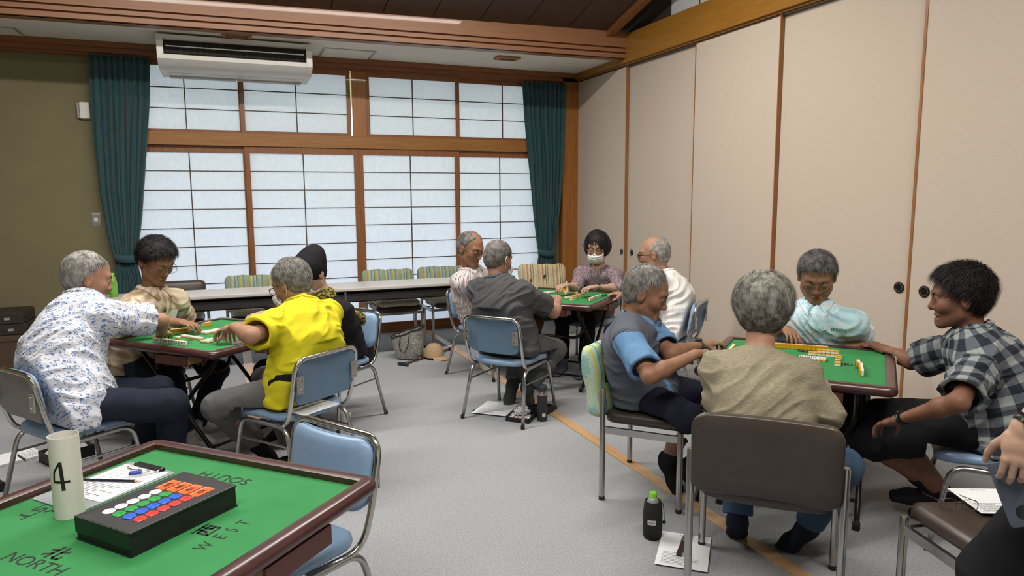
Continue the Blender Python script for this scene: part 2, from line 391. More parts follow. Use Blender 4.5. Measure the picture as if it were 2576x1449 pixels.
curtain('curtain', [(3.246, 2.83), (3.28, 2.4), (3.334, 1.85), (3.384, 1.29), (3.43, .905), (3.45, .82), (3.435, .74), (3.42, .4), (3.41, .015)], [(3.789, 2.84), (3.785, 2.4), (3.777, 1.95), (3.736, 1.38), (3.673, .906), (3.658, .81), (3.685, .73), (3.73, .3), (3.75, .015)], 9, 'teal curtain tied back in the corner by the wooden post', .835, (3.447, 3.662))

# ---- air conditioner
WPL = M('white_plastic', 'dcd9d2', .35, var=.02); DKV = M('dark_vent', '15120f', .8); GREYF = M('grey_plastic_flap', 'b5b0aa', .4)
ac = empty('air_conditioner', (.17, 7.28, 2.93)); tag(ac, 'white ceiling air conditioner hanging above the paper windows', 'air conditioner')
x0, x1 = -.655, .655
prof = [(-.33, .0), (-.33, -.03), (-.335, -.17), (-.33, -.205), (-.27, -.245), (-.18, -.275), (.26, -.275), (.36, -.18), (.36, 0)]
b = MB(); n = len(prof)
rec = [(-.33, -.03), (-.29, -.05), (-.29, -.155), (-.335, -.17)]
P2 = [(-.33, 0), (-.33, -.03), (-.27, -.05), (-.27, -.155), (-.335, -.17)] + prof[3:]
n = len(P2)
b.add([(x0+.05, y, z) for y, z in P2]+[(x1-.05, y, z) for y, z in P2], [(k, (k+1) % n, n+(k+1) % n, n+k) for k in range(n)][:])
b.obj('casing', WPL, ac, angle=30)
for s in (-1, 1):
    e = MB(); xa, xb = (x0, x0+.052) if s < 0 else (x1-.052, x1); n = len(prof)
    pr = [(y-(.004 if y < 0 else 0), z-.002) for y, z in prof]
    e.add([(xa, y, z) for y, z in pr]+[(xb, y, z) for y, z in pr], [(k, (k+1) % n, n+(k+1) % n, n+k) for k in range(n)]+[tuple(range(n-1, -1, -1)), tuple(range(n, 2*n))]); e.obj('end_cover', WPL, ac, angle=30)
boxo('vent_recess', (x0+.05, -.30, -.152), (x1-.05, -.268, -.045), DKV, ac)
e = MB()
for k in range(22):
    xx = x0+.08+k*(x1-x0-.16)/21; e.box((xx-.002, -.302, -.15), (xx+.002, -.29, -.05))
e.obj('vertical_vanes', M('dark_grey_plastic', '2a2826', .6), ac, False)
for xa, xb in ((x0+.07, -.29), (-.29, .29), (.29, x1-.07)):
    boxo('louvre', (xa+.002, -.325, -.100), (xb-.002, -.305, -.092), WPL, ac)
e = MB(); e.add([(x0+.055, -.300, -.252), (x1-.055, -.300, -.252), (x1-.055, -.19, -.2785), (x0+.055, -.19, -.2785)], [(0, 1, 2, 3)])
for xa, xb in ((x0+.06, -.012), (.0, x1-.06)):
    boxo('intake_flap', (xa, .16, -.288), (xb, .25, -.274), GREYF, ac)
boxo('seam', (x0+.05, -.02, -.277), (x1-.05, -.018, -.274), GREYF, ac)

# ---- ceiling fittings
def spot(x, y, label):
    o = empty('ceiling_downlight', (x, y, 2.95)); tag(o, label, 'downlight')
    f = MB(); w, d = .125, .075
    for a, c in (((-w, -d), (w, -d+.02)), ((-w, d-.02), (w, d)), ((-w, -d+.02), (-w+.03, d-.02)), ((w-.03, -d+.02), (w, d-.02))): f.box((a[0], a[1], -.022), (c[0], c[1], 0))
    f.obj('frame', M('downlight_wood', '9a6a48', .45), o, False)
    boxo('lens', (-w+.03, -d+.02, -.008), (w-.03, d-.02, -.002), M('grey_lens', '6e6c6a', .3), o)
spot(.17, 6.84, 'small wood-framed ceiling downlight just above the air conditioner'); spot(2.80, 6.95, 'small wood-framed ceiling downlight nearest the corner')
def hatch(x0, x1, y0, y1, label):
    o = boxo('ceiling_hatch', (x0, y0, 2.945), (x1, y1, 2.952), WHITEP); tag(o, label, 'hatch')
    f = MB(); w = .022
    f.box((x0-w, y0-w, 2.943), (x1+w, y0, 2.951)); f.box((x0-w, y1, 2.943), (x1+w, y1+w, 2.951)); f.box((x0-w, y0, 2.943), (x0, y1, 2.951)); f.box((x1, y0, 2.943), (x1+w, y1, 2.951))
    f.obj('frame', M('grey_metal_frame', 'b2b0aa', .4, .3), o, False)
hatch(.98, 1.45, 7.14, 7.55, 'square access hatch in the ceiling right of the air conditioner'); hatch(-2.05, -1.59, 7.26, 7.62, 'square access hatch in the ceiling at the far left')
# ---- wall fittings
t = empty('wall_sensor', (-1.175, YW, 2.33)); tag(t, 'small white box on the green wall beside the top of the curtain', 'sensor')
MB().slab(.085, .155, .012, [(0, 0), (0, .04), (.006, .048)], T=lambda p: (p[0], -p[2], p[1])).obj('housing', WPL, t)
boxo('side_bracket', (-.062, -.03, -.07), (-.043, 0, .07), M('grey_bracket', '9c9a92', .5), t)
t = empty('light_switch', (-1.16, YW, 1.31)); tag(t, 'grey wall switch plate on the green wall beside the curtain', 'switch')
MB().slab(.085, .135, .006, [(0, 0), (.002, .006), (.006, .008)], T=lambda p: (p[0], -p[2], p[1])).obj('plate', M('grey_plate', '8e8c86', .4, .4), t)
boxo('rocker', (-.016, -.013, -.018), (.016, -.006, .018), WPL, t)
# ================================================================== furniture
CHROME = M('chrome', 'c9c6c0', .16, 1., var=.02); CHROME2 = M('dull_chrome', 'b5b4b2', .28, 1., var=.03); RUB = M('black_rubber', '1c1b1a', .7)
def vinyl(name, c): return M(name, c, .38, var=.05, sc=25, bump=.12, bsc=400, bdist=.0006)
BLUEV = vinyl('blue_vinyl', '7f9ab8'); BLUEB = M('blue_back_shell', '5f7890', .5); BROWNV = vinyl('brown_vinyl', '40362f'); GREYB = M('grey_back_shell', '84817c', .5)
SCREW = M('steel_plate', 'bdbab4', .3, .8)
def chair_blue(label, group=None, backm=None):
    t = empty('blue_chair', (0, 0, 0)); tag(t, label, 'chair', group)
    # seat
    def sT(p):
        x, y, z = p; z += -.010*max(0, (y/.2))**2*1.2 + .010*(abs(x)/.2)**2; return (x, y, z)
    MB().slab(.42, .41, .10, [(.03, .378), (.004, .384), (0, .395), (.003, .410), (.018, .421), (.05, .424)], nside=6, T=sT).obj('seat', BLUEV, t, angle=180)
    def bT(p):
        x, y, z = p; return (x, -.225-.10*((.62+y)-.44)/.30*.5 + .035 - .035*(abs(x)/.2)**2*1.0 - z, .60+y - (.02*(1-(x/.2)**2) if y < -.05 else 0))
    MB().slab(.395, .225, .055, [(0, -.012), (0, -.002)], nside=8, T=lambda p: bT((p[0], p[1], -p[2]))).obj('back_shell', backm or BLUEB, t, angle=50)
    MB().slab(.395, .225, .055, [(0, 0), (-.002, .006), (.006, .017), (.03, .023)], nside=8, T=lambda p: bT((p[0], p[1], -p[2]))).obj('backrest', BLUEV, t, angle=180)
    path = fillet([(-.19, .02, .372), (-.207, -.19, .372), (-.212, -.235, .50), (-.212, -.28, .722), (.212, -.28, .722), (.212, -.235, .50), (.207, -.19, .372), (.19, .02, .372)], .075, 8)
    MB().tube(path, .0115, 12).obj('back_frame', CHROME, t, angle=180)
    for s in (-1, 1):
        path = fillet([(s*.235, -.27, .005), (s*.205, -.185, .365), (s*.205, .15, .372), (s*.232, .215, .005)], .06, 8)
        lf = MB().tube(path, .0115, 12).obj('leg_frame', CHROME2, t, angle=180)
        MB().tube([(s*.212, -.205, .27), (s*.215, .175, .27)], .006, 8).obj('stretcher', CHROME2, lf)
        f = MB()
        for (x, y) in ((s*.2355, -.271), (s*.233, .216)): f.lathe([(.013, 0), (.0135, .02), (.012, .025)], 10, (x, y, 0))
        f.obj('foot_cap', RUB, lf)
        p = MB().box((s*.212-.012, -.275, .545), (s*.165+.0, -.268, .63)) if s > 0 else MB().box((-.165, -.275, .545), (-.212+.012, -.268, .63))
        q = MB(); xa, xb = sorted((s*.205, s*.165)); q.box((xa, -.268, .55), (xb, -.262, .64)); pl = q.obj('bracket', SCREW, t, False); pl.location = (0, -.012, 0)
        f = MB(); [f.lathe([(.007, 0), (.006, .004)], 10, T=lambda p, zz=zz: (s*.182+p[0], -.268-p[2], zz+p[1])) for zz in (.57, .62)]; f.obj('screw', CHROME, pl)
    return t
def chair_brown(label, group=None, back_m=None, cover=None, cushion=None):
    t = empty('brown_chair', (0, 0, 0)); tag(t, label, 'chair', group)
    def sT(p): x, y, z = p; return (x, y+.02, z+.012*(abs(x)/.24)**2)
    MB().slab(.465, .43, .06, [(.015, .378), (0, .388), (0, .412), (.008, .428), (.035, .440), (.07, .443)], nside=6, T=sT).obj('seat', BROWNV, t, angle=180)
    def bT(p):
        x, y, z = p; return (x, -.215-.06*((.58+y)-.42)/.32+.03-.03*(abs(x)/.25)**2-z, .58+y)
    MB().slab(.50, .315, .055, [(.006, -.03), (0, -.024), (0, 0), (.008, .012), (.04, .02)], nside=8, T=lambda p: bT((p[0], p[1], -p[2]))).obj('backrest', back_m or BROWNV, t, angle=180)
    for sx in (-1, 1):
        for sy, top in ((-1, .565), (1, .40)):
            x, y = sx*(.262 if sy < 0 else .258), sy*.19
            l = MB().tube([(x, y, .004), (x, y, top), (x, y, top+.006)], [.0145, .0145, .011], 14).obj('leg', CHROME2, t)
            MB().lathe([(.0155, 0), (.0155, .018), (.0145, .02)], 12, (x, y, 0)).obj('foot_cap', RUB, l)
        r = MB().box((sx*.258-.008, -.18, .345), (sx*.258+.008, .18, .378)).obj('side_rail', CHROME2, t, False)
    MB().box((-.25, .165, .35), (.25, .185, .375)).obj('front_rail', CHROME2, t, False)
    if cover is not None:
        def cT(p):
            x, y, z = p; yy = .585+y; n = .004*math.sin(x*40+yy*13)+.004*math.sin(yy*33+x*9)
            return (x*(1.0+.015*math.sin(yy*20)), -.215-.06*((.58+y)-.42)/.32+.03-.03*(abs(x)/.25)**2-z+n*(1 if z > 0 else -1), yy+n)
        MB().slab(.54, .355, .06, [(.004, -.034), (0, -.026), (0, .004), (.008, .018), (.045, .024)], nside=14, T=lambda p: cT((p[0], p[1], -p[2]))).obj('back_cover', cover, t, angle=180)
    if cushion is not None:
        def uT(p):
            x, y, z = p; return (x, y+.03, z+.006*math.sin(x*22+1)*math.cos(y*25))
        MB().slab(.43, .43, .06, [(.02, .440), (0, .455), (0, .475), (.012, .492), (.06, .500)], nside=10, T=uT).obj('seat_cushion', cushion, t, angle=180)
    return t
def place(o, x, y, head, z=0.):
    o.location = (x, y, z); o.rotation_euler = (0, 0, rad(head-90)); return o
FELT = None
def felt_mat():
    x = NT('green_felt'); co = x.coords(); n = x.noise(co, 6, 4); n2 = x.noise(co, 700, 2)
    r = x.ramp(n, 0, [(.3, lin('2f7a44')), (.7, lin('38834b'))]); x.col(r, 0); x.set(Roughness=.85, Specular_IOR_Level=.25); x.bump(n2, 0, .2, .0006); return x.m
FELT = felt_mat()
def rosewood():
    x = NT('rosewood_rim'); co = x.coords('Object', (1, 1, 1)); w = x.noise(co, 9, 5)
    r = x.ramp(w, 0, [(.3, lin('361c1b')), (.6, lin('4a2826')), (.8, lin('55302c'))]); x.col(r, 0); x.set(Roughness=.3, Coat_Weight=.3, Coat_Roughness=.2); return x.m
ROSE = rosewood(); INK = M('black_ink', '14261a', .8); BLKM = M('black_painted_steel', '171516', .35, .3)
DRAWW = wood('drawer_wood', '4a2823', '5a302a', .4); DRAWIN = wood('drawer_light_wood', '9a7a56', 'b08c64', .5)
def strokes(name, polys, w, m, parent, T):
    b = MB()
    for pl in polys:
        for i in range(len(pl)-1):
            a, c = np.array(pl[i][:2], float), np.array(pl[i+1][:2], float); d = (c-a)/np.linalg.norm(c-a); n = np.array([-d[1], d[0]])*w/2
            wa = pl[i][2] if len(pl[i]) > 2 else 1; wc = pl[i+1][2] if len(pl[i+1]) > 2 else 1
            q = [a-n*wa-d*w*.3, a+n*wa-d*w*.3, c+n*wc+d*w*.3, c-n*wc+d*w*.3]
            b.add([T(p[0], p[1], z) for z in (0, .0008) for p in q], [(0,1,2,3)[::-1], (4,5,6,7), (0,1,5,4), (1,2,6,5), (2,3,7,6), (3,0,4,7)])
    return b.obj(name, m, parent, False)
TABLE_LEGS = {}
KANJI = {  # brush strokes in a unit square centred on 0
 'north': [[(-.45,.12),(-.18,.12)], [(-.18,.42),(-.18,-.42)], [(-.5,-.30),(-.18,-.12)], [(.12,.42),(.12,-.32),(.2,-.38),(.42,-.38),(.46,-.2)], [(.12,.05),(.42,.2)]],
 'west': [[(-.45,.38),(.45,.38)], [(-.36,.16),(.36,.16),(.36,-.36),(-.36,-.36),(-.36,.16)], [(-.12,.38),(-.14,-.05),(-.24,-.18)], [(.12,.38),(.12,-.06),(.18,-.1),(.3,-.1)]],
 'south': [[(-.4,.34),(.4,.34)], [(0,.46),(0,.2)], [(-.38,-.42),(-.38,.2),(.38,.2),(.38,-.36),(.3,-.42)], [(-.14,.12),(-.06,0)], [(.14,.12),(.06,0)], [(-.22,-.04),(.22,-.04)], [(-.25,-.2),(.25,-.2)], [(0,0),(0,-.4)]],
 'east': [[(-.4,.32),(.4,.32)], [(0,.46),(0,-.46)], [(-.26,.16),(.26,.16),(.26,-.12),(-.26,-.12),(-.26,.16)], [(-.26,.02),(.26,.02)], [(-.05,-.14),(-.42,-.42)], [(.05,-.14),(.42,-.42)]]}
def mahjong_table(label, x, y, rot, letters, S=.855, H=.70, rim_up=.010, lofs=None, legrot=0.):
    t = empty('mahjong_table', (x, y, 0), rad(rot)); tag(t, label, 'table')
    hs = S/2; rw = .048; zf = H-rim_up
    MB().slab(S-2*rw+.01, S-2*rw+.01, .01, [(0, zf-.025), (0, zf)]).obj('felt_top', FELT, t, False)
    # rim: rounded section swept round the square
    n = 10; prof = []
    for k in range(n+1):
        a = -90+180*k/n; prof.append((hs-.02+.02*math.cos(rad(a)) if True else 0, (H-.022)+.022*math.sin(rad(a))))
    prof = [(hs-rw, H-.044)] + prof + [(hs-rw+.008, H), (hs-rw, H-.004), (hs-rw, H-.03)]
    r = MB(); pts = []; rc = .045
    ring = []
    for ci, a0 in enumerate((0, 90, 180, 270)):
        for k in range(7): ring.append(a0+90*k/6)
    vs = []; m = len(prof)
    for ang in ring:
        q = (ang % 360); ci = ring.index(ang)//7
        cx = (1, -1, -1, 1)[ring.index(ang)//7]*(hs-rc); cy = (1, 1, -1, -1)[ring.index(ang)//7]*(hs-rc)
        pass
    vs = []
    for idx in range(28):
        ci = idx//7; ang = ci*90+90*(idx % 7)/6; cx = (1, -1, -1, 1)[ci]*(hs-rc); cy = (1, 1, -1, -1)[ci]*(hs-rc); ca, sa = math.cos(rad(ang)), math.sin(rad(ang))
        for (rr, z) in prof:
            e = rr-(hs-rc)
            if e >= 0: vs.append((cx+e*ca, cy+e*sa, z))
            else:
                sx, sy = (1, -1, -1, 1)[ci], (1, 1, -1, -1)[ci]; vs.append((cx+e*sx, cy+e*sy, z))
    fs = []
    for i in range(28):
        for k in range(m):
            fs.append((i*m+k, ((i+1) % 28)*m+k, ((i+1) % 28)*m+(k+1) % m, i*m+(k+1) % m))
    r.add(vs, fs).obj('rim', ROSE, t, angle=50)
    MB().box((-hs+.04, -hs+.04, zf-.04), (hs-.04, hs-.04, zf-.025)).obj('under_board', DRAWW, t, False)
    for k in range(4):
        R2 = Matrix.Rotation(rad(90*k), 3, 'Z'); T = lambda p: tuple(R2 @ Vector(p))
        d = MB().box((-.02, -hs+.008, H-.098), (.22, -hs+.020, H-.046), T).obj('drawer', DRAWW, t, False)
        MB().box((-.015, -hs+.020, H-.094), (.215, -hs+.12, H-.05), T).obj('tray', DRAWIN, d, False)
    # legs: two crossed tube frames
    LR = Matrix.Rotation(rad(legrot), 3, 'Z'); T = lambda p: tuple(LR @ Vector(p)); segs = TABLE_LEGS.setdefault((x, y), [])
    def reg(pp, r_):
        w = [Matrix.Rotation(rad(rot), 3, 'Z') @ (LR @ Vector(p)) + Vector((x, y, 0)) for p in pp]; segs.extend((tuple(w[i]), tuple(w[i+1]), r_) for i in range(len(w)-1))
    for sy in (-1, 1):
        for sx in (-1, 1):
            yy = sy*(.30 if sx > 0 else .275)
            pth = fillet([(sx*.33, yy, H-.05), (sx*.30, yy, H-.10), (-sx*.25, yy, .05), (-sx*.31, yy, .016)], .05, 5)
            reg([pth[0], pth[3], pth[-4], pth[-1]], .017)
            l = MB().tube([T(p) for p in pth], .0125, 10).obj('leg', BLKM, t, angle=180)
            e = pth[-1]; MB().tube([T((e[0]-.012, e[1], e[2])), T((e[0]+.02, e[1], e[2]+.01))], .0165, 10).obj('foot_cap', RUB, l)
    for sx in (-1, 1):
        w = .30 if sx > 0 else .275
        reg([(-sx*.215, -w, .10), (-sx*.215, w, .10)], .013)
        MB().tube([T((-sx*.215, -w, .10)), T((-sx*.215, w, .10))], .009, 8).obj('cross_bar', BLKM, t)
    pth = fillet([(-.20, .27, H-.05), (-.20, .27, .40), (-.20, -.27, .40), (-.20, -.27, H-.05)], .10, 8)
    reg(pth[::3]+[pth[-1]], .016)
    MB().tube([T(p) for p in pth], .0115, 10).obj('brace', BLKM, t, angle=180)
    for k, nm in enumerate(letters):
        if not nm: continue
        R2 = Matrix.Rotation(rad(90*k), 4, 'Z'); lx, ld, kx, kd, lw = lofs[k] if lofs else (0, .27, 0, .217, .155)
        w = text_mesh('lettering', '  '.join(nm.upper()) if nm == 'west' else nm.upper(), .046, INK, t, None, mat=R2 @ Matrix.Translation((lx, -ld, zf+.0002)), ext=.0004)
        w.scale = (lw/max(w.dimensions.x, .01), 1.15, 1)
        mt2 = R2 @ Matrix.Translation((kx, -kd, zf+.0003)); s = .058
        strokes('direction_mark', KANJI[nm], .13, INK, t, lambda a, c, z, mt2=mt2, s=s: tuple(mt2 @ Vector((a*s, c*s, z*.3))))
    return t
# tables; +y local = away
T1C, T1R = (-.09, 4.50), -47; T2C, T2R = (2.50, 5.06), 41; T3C, T3R = (2.595, 2.585), 40; T4C, T4R = (-.259, 1.928), -44.9
mahjong_table('green felt mahjong table with four players by the green wall', *T1C, T1R, ['north', 'west', 'south', 'east'])
mahjong_table('green felt mahjong table with four players in the corner by the curtain and sliding doors', *T2C, T2R, ['west', 'south', 'east', 'north'])
mahjong_table('green felt mahjong table between the vest wearer and the smiling checked-shirt player', *T3C, T3R, ['west', 'south', 'east', 'north'])
mahjong_table('empty green mahjong table with chip case and paper tube, no players', *T4C, T4R, ['north', 'west', 'south', 'east'], S=.90, rim_up=.022, legrot=90, lofs=[(-.037, .232, -.034, .178, .19), (.035, .261, .039, .203, .158), (.008, .308, .008, .252, .185), (.02, .311, .02, .255, .16)])
# ================================================================== implicit-surface bodies
def nrm(v): v = np.asarray(v, float); return v/(np.linalg.norm(v)+1e-12)
def smin(a, b, k):
    if k <= 0: return np.minimum(a, b)
    h = np.maximum(k-np.abs(a-b), 0)/k; return np.minimum(a, b)-h*h*k*.25
def smax(a, b, k): return -smin(-a, -b, k)
def cap(p, a, b, ra, rb):
    a = np.asarray(a, np.float32); ba = np.asarray(b, np.float32)-a; pa = p-a
    t = np.clip(pa@ba/(ba@ba+1e-9), 0, 1); d = pa-t[:, None]*ba
    return np.sqrt((d*d).sum(1))-(ra+(rb-ra)*t)
def ecap(p, a, b, w, ra, rb):
    """tapered capsule with elliptic section: half-size ra[0] along w, ra[1] across"""
    a = np.asarray(a, np.float32); ba = np.asarray(b, np.float32)-a; L = np.linalg.norm(ba); ax = ba/L
    w = np.asarray(w, np.float32); w = w-ax*(w@ax); w = w/np.linalg.norm(w); n = np.cross(ax, w)
    pa = p-a; s = pa@ax; t = np.clip(s/L, 0, 1); rw = ra[0]+(rb[0]-ra[0])*t; rn = ra[1]+(rb[1]-ra[1])*t
    e = s-np.clip(s, 0, L); m = np.minimum(rw, rn)
    qw = (pa@w)/rw; qn = (pa@n)/rn; ql = e/m
    k0 = np.sqrt(qw*qw+qn*qn+ql*ql)+1e-6; k1 = np.sqrt((qw/rw)**2+(qn/rn)**2+(ql/m)**2)+1e-6
    return k0*(k0-1)/k1
def ell(p, c, r, Rm=None):
    q = p-np.asarray(c, np.float32)
    if Rm is not None: q = q@np.asarray(Rm, np.float32)
    r = np.asarray(r, np.float32); k0 = np.sqrt(((q/r)**2).sum(1))+1e-6; k1 = np.sqrt(((q/(r*r))**2).sum(1))+1e-6
    return k0*(k0-1)/k1
_LAT = np.random.RandomState(3).rand(32, 32, 32).astype(np.float32)
def vnoise(p):
    i = np.floor(p).astype(np.int32); f = p-i; f = f*f*(3-2*f); i &= 31; j = (i+1) & 31
    x0, y0, z0 = i.T; x1, y1, z1 = j.T; fx, fy, fz = f.T
    a = _LAT[x0,y0,z0]*(1-fx)+_LAT[x1,y0,z0]*fx; b = _LAT[x0,y1,z0]*(1-fx)+_LAT[x1,y1,z0]*fx
    c = _LAT[x0,y0,z1]*(1-fx)+_LAT[x1,y0,z1]*fx; d = _LAT[x0,y1,z1]*(1-fx)+_LAT[x1,y1,z1]*fx
    return (a*(1-fy)+b*fy)*(1-fz)+(c*(1-fy)+d*fy)*fz
def fbm(p): return vnoise(p)*.6+vnoise(p*2.03+7.1)*.27+vnoise(p*4.1+3.3)*.13
def surf(f, lo, hi, h):
    lo = np.asarray(lo, np.float32); hi = np.asarray(hi, np.float32); B = 4
    nc = np.maximum(np.ceil((hi-lo)/(h*B)).astype(int), 2); n = nc*B
    g = [lo[i]+(np.arange(nc[i])*B+(B-1)/2)*h for i in range(3)]
    P = np.stack(np.meshgrid(*g, indexing='ij'), -1).reshape(-1, 3).astype(np.float32)
    Dc = f(P).reshape(nc); near = np.abs(Dc) < h*B*1.5
    D = Dc.repeat(B, 0).repeat(B, 1).repeat(B, 2).astype(np.float32)
    idx = np.argwhere(near.repeat(B, 0).repeat(B, 1).repeat(B, 2))
    for s in range(0, len(idx), 400000):
        q = idx[s:s+400000]; D[q[:, 0], q[:, 1], q[:, 2]] = f((lo+q*h).astype(np.float32))
    D[0] = D[-1] = 1; D[:, 0] = D[:, -1] = 1; D[:, :, 0] = D[:, :, -1] = 1
    s = D < 0
    cnt = np.zeros(n-1, np.int8); C = [(i, j, k) for i in (0, 1) for j in (0, 1) for k in (0, 1)]
    sl = lambda o, d: slice(o, n[d]-1+o)
    for (i, j, k) in C: cnt += s[sl(i, 0), sl(j, 1), sl(k, 2)]
    act = (cnt > 0) & (cnt < 8); cells = np.argwhere(act)
    ids = np.full(n-1, -1, np.int32); ids[act] = np.arange(len(cells))
    V = np.stack([D[cells[:, 0]+i, cells[:, 1]+j, cells[:, 2]+k] for (i, j, k) in C], 1)
    acc = np.zeros((len(cells), 3), np.float32); num = np.zeros(len(cells), np.float32); Ca = np.array(C, np.float32)
    for a in range(8):
        for b in range(a+1, 8):
            if abs(Ca[a]-Ca[b]).sum() == 1:
                va, vb = V[:, a], V[:, b]; m = (va < 0) != (vb < 0); t = va/(va-vb+1e-12)
                acc[m] += (Ca[a]+(Ca[b]-Ca[a])*t[:, None])[m]; num[m] += 1
    vert = lo+(cells+acc/num[:, None])*h
    F = []
    for ax in range(3):
        o1, o2 = [(1, 2), (2, 0), (0, 1)][ax]
        sa = [slice(1, n[d]-1) for d in range(3)]; sa[ax] = slice(0, n[ax]-1); sb = list(sa); sb[ax] = slice(1, n[ax])
        A, Bq = s[tuple(sa)], s[tuple(sb)]; e = np.argwhere(A != Bq); fl = A[tuple(e.T)]
        base = e.copy(); base[:, o1] += 1; base[:, o2] += 1
        d1 = np.zeros(3, int); d1[o1] = 1; d2 = np.zeros(3, int); d2[o2] = 1
        q = [ids[tuple((base-x).T)] for x in (d1+d2, d2, 0*d1, d1)]
        Q = np.stack(q, 1); Q[~fl] = Q[~fl][:, ::-1]; F.append(Q)
    F = np.concatenate(F); F = F[(F >= 0).all(1)]
    return vert, F
def mesh_obj(name, parts, mats, parent, origin, uv=None, colf=None, sharp=None):
    """parts: list of (verts, quads); joined into one mesh object whose origin is ORIGIN"""
    vs = []; fs = []; nb = 0
    for v, q in parts: vs.append(v); fs.append(q+nb); nb += len(v)
    v = np.concatenate(vs); q = np.concatenate(fs)
    me = bpy.data.meshes.new(name); me.vertices.add(len(v)); me.vertices.foreach_set('co', (v-np.asarray(origin)).astype(np.float32).ravel())
    me.loops.add(len(q)*4); me.loops.foreach_set('vertex_index', q.astype(np.int32).ravel())
    me.polygons.add(len(q)); me.polygons.foreach_set('loop_start', np.arange(len(q), dtype=np.int32)*4)
    try: me.polygons.foreach_set('loop_total', np.full(len(q), 4, np.int32))
    except Exception: pass
    me.polygons.foreach_set('use_smooth', np.ones(len(q), bool)); me.update(calc_edges=True)
    for m in (mats if isinstance(mats, (list, tuple)) else [mats]): me.materials.append(m)
    if uv is not None:
        U, per = uv(v); lu = U[q]            # faces x 4 x 2
        d = lu[:, :, 0]-lu[:, :1, 0]; w = per[q[:, 0]][:, None]
        lu[:, :, 0] -= np.round(d/w)*w*(np.abs(d) > w*.5)
        L = me.uv_layers.new(name='UVMap'); L.data.foreach_set('uv', lu.astype(np.float32).ravel())
    if colf is not None:
        a = me.color_attributes.new('tint', 'FLOAT_COLOR', 'POINT'); a.data.foreach_set('color', colf(v).astype(np.float32).ravel())
    o = bpy.data.objects.new(name, me); COL.objects.link(o)
    if parent is not None: o.parent = parent
    return o
def bounds(pts, m):
    p = np.array(pts); return p.min(0)-m, p.max(0)+m

# ---- skin / cloth materials
def skin_mat(name, c):
    x = NT(name); co = x.coords(); n = x.noise(co, 28, 5); n2 = x.noise(co, 260, 3); n3 = x.noise(co, 75, 2)
    at = x.n('ShaderNodeAttribute', attribute_name='tint')
    c = lin(c); r = x.ramp(n, 0, [(.3, tuple(v*.86 for v in c[:3])+(1,)), (.7, tuple(v*1.08 for v in c[:3])+(1,))])
    sp = x.ramp(n3, 0, [(.66, (1, 1, 1, 1)), (.74, (.80, .72, .66, 1))])
    m0 = x.mix(None, .5, (r, 0), (sp, 0), 'MULTIPLY'); m = x.mix(None, 1., (m0, 2), (at, 0), 'MULTIPLY'); x.col(m, 2)
    x.set(Roughness=.55, Specular_IOR_Level=.3, Subsurface_Weight=.05); x.p.inputs['Subsurface Radius'].default_value = (.012, .004, .002)
    x.bump(n2, 0, .2, .0008); return x.m
def cloth(name, c, rough=.85, var=.06, weave=900, bump=.25):
    return M(name, c, rough, var=var, sc=9, bump=bump, bsc=weave, bdist=.0006, spec=.2)
def hair_mat(name, c, c2):
    x = NT(name); at = x.n('ShaderNodeAttribute', attribute_name='tint'); co = x.coords(); n = x.noise(co, 34, 2)
    r = x.ramp(n, 0, [(.35, lin(c)), (.65, lin(c2))]); m = x.mix(None, 1., (r, 0), (at, 0), 'MULTIPLY'); x.col(m, 2); x.set(Roughness=.6, Specular_IOR_Level=.2); return x.m
def pattern(name, fn, rough=.85):
    x = NT(name); uv = x.n('ShaderNodeUVMap'); fn(x, uv); x.set(Roughness=rough, Specular_IOR_Level=.2)
    co = x.coords(); n = x.noise(co, 700, 2); x.bump(n, 0, .2, .0006); return x.m
def uvscale(x, uv, s):
    mp = x.n('ShaderNodeMapping'); mp.inputs['Scale'].default_value = s; x.l(uv, 0, mp, 0); return mp
def sep(x, nd):
    s = x.n('ShaderNodeSeparateXYZ'); x.l(nd, 0, s, 0); return s
def frac(x, s, o, mul, off=0.):
    a = x.math('MULTIPLY', s, o, mul); b = x.math('ADD', a, 0, off); return x.math('FRACT', b, 0)
def p_floral(x, uv):
    mp = uvscale(x, uv, (42, 42, 1)); v = x.n('ShaderNodeTexVoronoi', feature='F1'); v.inputs['Scale'].default_value = 1.; x.l(mp, 0, v, 'Vector')
    v.inputs['Randomness'].default_value = .75
    rings = x.math('SINE', x.math('MULTIPLY', v, 'Distance' if False else 0, 21.), 0)
    n = x.noise(mp, 1.7, 3); n2 = x.noise(mp, 3.3, 2)
    blob = x.math('LESS_THAN', v, 0, .40); ringm = x.math('GREATER_THAN', rings, 0, .05); nm = x.math('GREATER_THAN', n, 0, .42)
    a = x.math('MULTIPLY', blob, 0, ringm); a = x.math('MULTIPLY', a, 0, nm)
    # small dashes between
    mp2 = uvscale(x, uv, (55, 130, 1)); n4 = x.noise(mp2, 1.2, 2); d = x.math('GREATER_THAN', n4, 0, .60)
    c = x.math('MAXIMUM', a, 0, d)
    hue = x.ramp(n2, 0, [(.35, lin('3f5f96')), (.6, lin('6d8ab4')), (.75, lin('8298b4'))])
    m = x.mix(c, 0, lin('cfd0d6'), (hue, 0)); x.col(m, 2)
def p_plaidbeige(x, uv):
    s = sep(x, uv); n = x.noise(uvscale(x, uv, (14, 14, 1)), 1., 3)
    a = x.math('SINE', x.math('MULTIPLY', s, 0, 85.), 0); b = x.math('SINE', x.math('MULTIPLY', s, 1, 85.), 0)
    ab = x.math('ADD', a, 0, b); ab = x.math('MULTIPLY', ab, 0, .25); ab = x.math('ADD', ab, 0, n)
    r = x.ramp(ab, 0, [(.25, lin('968067')), (.5, lin('b5a48d')), (.8, lin('cabba6'))]); x.col(r, 0)
